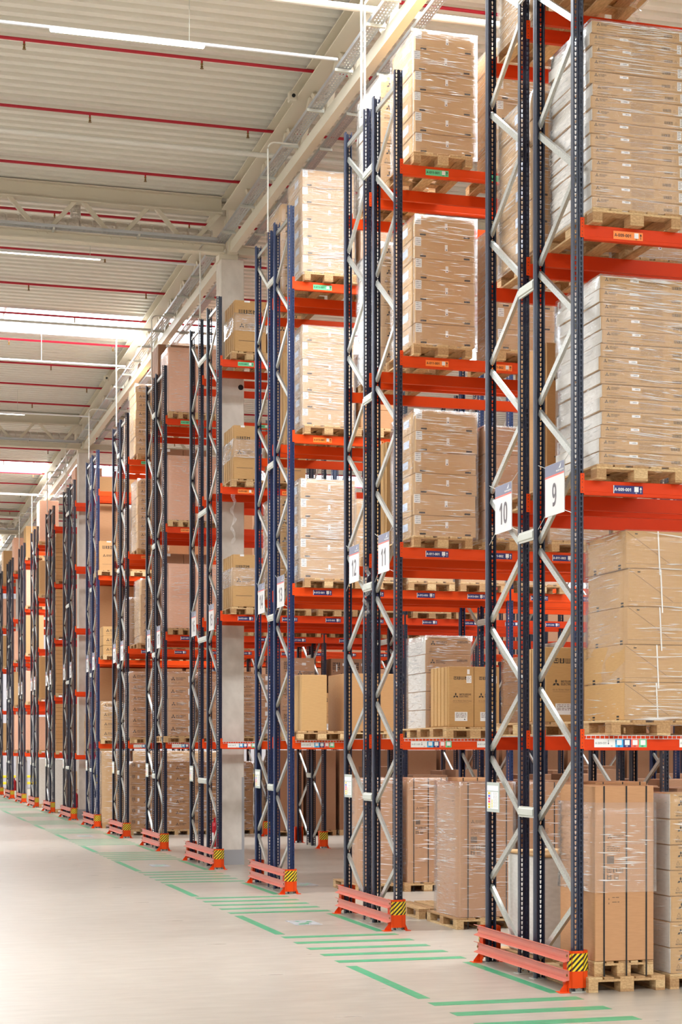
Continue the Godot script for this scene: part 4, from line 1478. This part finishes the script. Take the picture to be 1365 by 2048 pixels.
	stow(13, true, 3, 0, 0.3, 0.75, 1.0, 1, 1.5, "hp2", kr, {"desc": "tall kraft carton with dark marks", "called": "tall_carton", "group": "tall cartons"})
	stow(13, true, 2, 0, 0.15, 0.7, 1.0, 5, 0.3, "small", kr, {"wrap": 1})
	# rack 15: single cartons in front of the column
	for q in [[4, 0.34, 0.62, 0.98], [3, 0.32, 0.45, 1.03], [2, 0.30, 0.45, 1.0]]:
		stow(15, false, q[0], 0, q[1], q[2], 0.95, 1, q[3], "hp2", kr, {"desc": "tall kraft carton with four dark marks", "called": "tall_carton", "group": "tall cartons", "pt": 0.27, "pw": 0.72, "cs": 0.0})
		film_round("clear film band round the kraft carton, rack fifteen %s" % level_name(15, q[0]), W(q[1] - 0.006, levels(15)[q[0]] + 0.144 + 0.4 * q[3], 17.0 - 0.008), q[2] + 0.012, 0.35 * q[3], 0.98, M.film3, 151 + q[0])
		stow(15, false, q[0], 1, 1.15, 0.6, 0.95, 1, q[3], "hp2", M.kraft3, {"desc": "tall kraft carton with four dark marks", "called": "tall_carton", "group": "tall cartons"})
	# rack 17
	for l in [4, 3, 2]:
		stow(17, false, l, 0, 0.13, 0.52, 1.0, 1, 1.46, "pink", M.pinkk, {"desc": "tall pinkish carton with lid", "called": "lidded_carton", "group": "tall pinkish cartons", "wrap": 1, "pt": 0.12, "pw": 0.56})
		stow(17, false, l, 1, 0.76, 0.52, 1.0, 1, 1.46, "pink", M.pinkk, {"desc": "tall pinkish carton with lid", "called": "lidded_carton", "group": "tall pinkish cartons", "wrap": 1, "pw": 0.56})
		stow(17, true, l, 0, 0.13, 1.2, 1.0, 1, 1.85, "hp2", M.brown, {"desc": "brown carton with dark marks", "called": "large_carton", "pw": 1.2, "cols": 2})
	for q in [[0, 0.12, 0.6, "small", 5, 0.28], [1, 0.85, 0.6, "plain", 5, 0.28], [2, 1.75, 0.8, "small", 7, 0.2], [3, 2.75, 0.8, "marks", 3, 0.6]]:
		stow(17, false, 1, q[0], q[1], q[2], 0.95, q[4], q[5], q[3], M.tallk, {"desc": "brown carton", "wrap": 1})
	stow(17, false, 1, 4, 3.95, 0.9, 0.95, 3, 0.6, "marks", M.brown, {"desc": "brown carton with marks", "cols": 2})
	# rack 19
	for q in [[4, 0.26, 8, 0.222], [3, 0.32, 8, 0.222], [2, 0.4, 8, 0.205]]:
		stow(19, false, q[0], 0, q[1], 0.8, 1.1, q[2], q[3], "small", M.kraft2, {"wrap": 1, "jit": 2.0, "pt": 0.3})
		stow(19, true, q[0], 0, 0.3, 0.8, 1.1, 1, 1.3, "plain", M.kraft3, {"wrap": 2})
	stow(19, false, 1, 0, 0.10, 0.85, 1.0, 6, 0.28, "small", M.tallk, {"wrap": 1})
	stow(19, false, 1, 1, 1.1, 0.85, 1.0, 6, 0.28, "small", M.tallk, {"wrap": 1})
	# rack 20 floor: a row of marked cartons behind the passage
	for q in [[0, 0.32], [1, 1.18], [2, 2.04], [3, 2.9], [4, 3.95]]:
		stow(19, true, 0, q[0], q[1], 0.80, 1.0, 6, 0.30, "marks", M.kraft3, {"desc": "kraft carton with four square marks", "called": "marked_carton", "wrap": 1, "pt": q[1], "pw": 0.8})
	for k in 4:
		stow(21, false, 0, k, 0.17 + 0.9 * k, 0.8, 1.0, 1, 2.1, "plain", M.kraft2, {"desc": "tall filmed carton block", "wrap": 1})
		if k < 2:
			stow(21, false, 1, k, 0.14 + 0.95 * k, 0.8, 1.0, 4, 0.27, "small", M.kraft, {"wrap": 1})
			stow(21, false, 2, k, 0.2 + 0.95 * k, 0.8, 1.0, 3, 0.27, "small", M.kraft, {})
			stow(21, false, 3, k, 0.1 + 0.95 * k, 0.7, 1.0, 1, 0.85, "hp2", M.kraft3, {"desc": "square kraft carton"})
			stow(21, true, 4, k, 0.2 + 0.95 * k, 0.8, 1.0, 1, 0.5, "plain", M.kraft3, {})
	# farther racks
	stow(23, false, 1, 0, 0.5, 0.8, 1.0, 5, 0.24, "small", M.kraft, {"wrap": 2})
	stow(23, true, 0, 0, 0.1, 0.8, 1.0, 1, 1.4, "plain", M.kraft2, {"desc": "filmed carton block", "wrap": 3})
	stow(23, true, 5, 0, 0.3, 0.9, 1.0, 1, 1.3, "plain", M.pinkk, {"wrap": 3})
	stow(23, true, 3, 0, 0.3, 0.9, 1.0, 1, 1.3, "plain", M.pinkk, {"wrap": 3})
	for l in [1, 2, 3, 4]:
		stow(25, false, l, 0, 0.12, 0.8, 1.1, 12, 0.135, "small", M.kraft3, {"desc": "flat carton", "called": "flat_carton", "wrap": 2, "jit": 2.0})
	stow(25, false, 0, 0, 0.1, 0.8, 1.0, 1, 1.75, "plain", M.cwhite, {"desc": "tall white wrapped unit", "called": "wrapped_unit", "wrap": 2})
	stow(27, false, 0, 0, 0.1, 0.8, 1.0, 1, 1.75, "plain", M.cwhite, {"desc": "tall white wrapped unit", "called": "wrapped_unit", "wrap": 2})
	for n in [27, 29, 31, 33]:
		for l in [1, 2, 3, 4, 5]:
			if (n + l) % 5 == 0: continue
			stow(n, false, l, 0, 0.12, 0.75, 1.1, 1, [1.5, 1.3, 1.6][(n + l) % 3], "plain", [M.pinkk, M.kraft2, M.pinkk, M.kraft][(n / 2 + l) % 4], {"desc": "tall filmed carton", "called": "tall_carton", "group": "tall cartons", "wrap": 3})
	# cabinet on the floor of rack 10
	var cb := thing("wrapped_cabinet", "white film-wrapped cabinet with paper rim behind the guard of rack nine", "cabinet", W(0.26, 0, 1.40))
	part("body", boxmesh(Vector3(0.62, 1.05, 1.0), 0.02), M.cwhite, cb, Vector3(0, 0.145, 0))
	part("paper_rim", boxmesh(Vector3(0.66, 0.03, 1.04), 0.01), M.kraft2, cb, Vector3(-0.02, 1.195, 0.02))
	pallet(0.2, 0.0, 1.37, "wooden pallet under the white cabinet of rack ten", true)
	pallet(0.75, 0.0, 7.0, "bare wooden pallet on the floor behind the tall carton of rack eleven", true)
	# second bays, seen only through gaps
	for q in [[11, 0, [4, 5, 6, 7]], [13, 0, [4, 5, 6, 7, 8, 9, 10]], [15, 0, [4, 5, 6, 7, 8, 9, 10, 11]], [17, 0, [5, 6, 7, 8, 9, 10, 11]]]:
		for p in q[2]:
			stow(q[0], false, q[1], p, 0.2 + 0.9 * p + 0.14 * (p / 4), 0.72, 0.8, 1, 1.55 + 0.2 * ((p * 7) % 3) / 2.0, "plain", M.brown, {"desc": "tall brown carton", "called": "tall_carton", "group": "tall cartons"})
	for l in [1, 2, 3]:
		for p in 4:
			stow(21, true, l, p, 0.2 + 0.9 * p, 0.8, 1.0, 1, 2.13, "plain", M.tallk, {"desc": "tall brown block filling its place", "called": "tall_carton", "group": "tall cartons"})
			if p > 0: stow(19, true, l, p, 0.25 + 0.88 * p, 0.8, 1.0, 1, 1.8, "plain", M.tallk, {"desc": "tall brown block filling its place", "called": "tall_carton", "group": "tall cartons"})
	for l in [0, 1]:
		for p in range(4, 24):
			far_block(19 if l == 0 else 21, l, p)
			if l == 1:
				far_block(21, 2, p)
				if p < 12: far_block(21, 3, p)
	for q in [[13, [1, 2, 3, 4]], [15, [2, 3, 4, 5]], [17, [2, 3, 4, 5, 6]]]:
		for p in q[1]:
			stow(q[0], false, 2, p, 0.2 + 0.9 * p + 0.14 * (p / 4), 0.78, 1.0, 1, 1.2 + 0.1 * (p % 3), "plain", M.kraft2, {"desc": "large filmed carton", "called": "large_carton", "wrap": 2})
	for q in [[13, [3, 4]], [15, [2, 4, 5]]]:
		for p in q[1]:
			stow(q[0], false, 1, p, 0.2 + 0.9 * p + 0.14 * (p / 4), 0.6, 0.8, 1, 0.8, "hp", M.kraft3, {"desc": "heat pump carton", "called": "heat_pump_carton", "group": "heat pump cartons"})

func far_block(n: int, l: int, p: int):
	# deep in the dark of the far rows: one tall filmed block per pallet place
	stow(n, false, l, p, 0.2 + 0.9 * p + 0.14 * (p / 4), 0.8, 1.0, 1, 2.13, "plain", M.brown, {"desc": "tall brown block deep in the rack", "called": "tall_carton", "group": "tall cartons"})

func details():
	# fire extinguishers hung on the columns
	for c in [[15, "beside the nearest column"], [23, "beside the second column"], [31, "beside the farthest column"]]:
		var s: float = S[c[0]] + 1.5
		var fe := thing("fire_extinguisher", "red fire extinguisher with white label " + c[1], "extinguisher", W(0.26, 0.35, s))
		var st := begin()
		lathe(st, [[0.001, 0.0], [0.08, 0.0], [0.085, 0.02], [0.085, 0.42], [0.06, 0.48], [0.025, 0.50], [0.025, 0.53], [0.001, 0.53]], 18)
		part("cylinder", done(st), M.red, fe)
		st = begin()
		box(st, Vector3(-0.02, 0.53, -0.02), Vector3(0.02, 0.57, 0.02), 0.004)
		bar(st, Vector3(-0.02, 0.57, 0), Vector3(0.11, 0.61, 0), 0.02, 0.012)
		part("valve", done(st), M.red, fe)
		st = begin()
		tube(st, [Vector3(-0.02, 0.55, 0.0), Vector3(-0.09, 0.52, 0.02), Vector3(-0.11, 0.40, 0.03), Vector3(-0.10, 0.2, 0.03)], 0.011, 7)
		part("hose", done(st), M.black, fe)
		st = begin()
		for k in 5:
			var a := PI * 0.62 + k * 0.2
			var b := a + 0.2
			fan(st, [Vector3(0.0862 * cos(a), 0.13, 0.0862 * sin(a)), Vector3(0.0862 * cos(b), 0.13, 0.0862 * sin(b)), Vector3(0.0862 * cos(b), 0.29, 0.0862 * sin(b)), Vector3(0.0862 * cos(a), 0.29, 0.0862 * sin(a))], Vector3(cos(a), 0, sin(a)))
		part("paper_label", done(st), M.white, fe)
	# torn film hanging from rack beams
	for q in [[15, 3, 0.27, 0.5, "below the orange beam of rack fifteen"], [11, 2, -0.12, 0.35, "from the row spacer of rack eleven"], [9, 4, 0.66, 0.14, "under the topmost pallet of rack nine"]]:
		var st := begin()
		var y: float = levels(q[0])[q[1]] - 0.14
		var s: float = S[q[0]] + (-0.02 if q[0] == 15 else 0.12 if q[0] == 9 else 1.05)
		var prev := [W(q[2], y, s), W(q[2] + 0.09, y, s)]
		var steps := 14
		for k in steps:
			var yy: float = y - q[3] * 1.9 * (k + 1) / steps
			var cx: float = q[2] + 0.05 + 0.035 * sin(k * 1.3)
			var hw: float = 0.045 * (0.55 + 0.45 * sin(k * 2.1 + 1.0))
			var row := [W(cx - hw, yy, s + 0.03 * sin(k * 1.9)), W(cx + hw, yy, s + 0.03 * cos(k * 2.3))]
			fan(st, [prev[0], prev[1], row[1], row[0]], Vector3(0, 0, 1))
			prev = row
		solo("torn_film", done(st), M.film3, "torn strip of clear film hanging " + q[4], "stretch film")
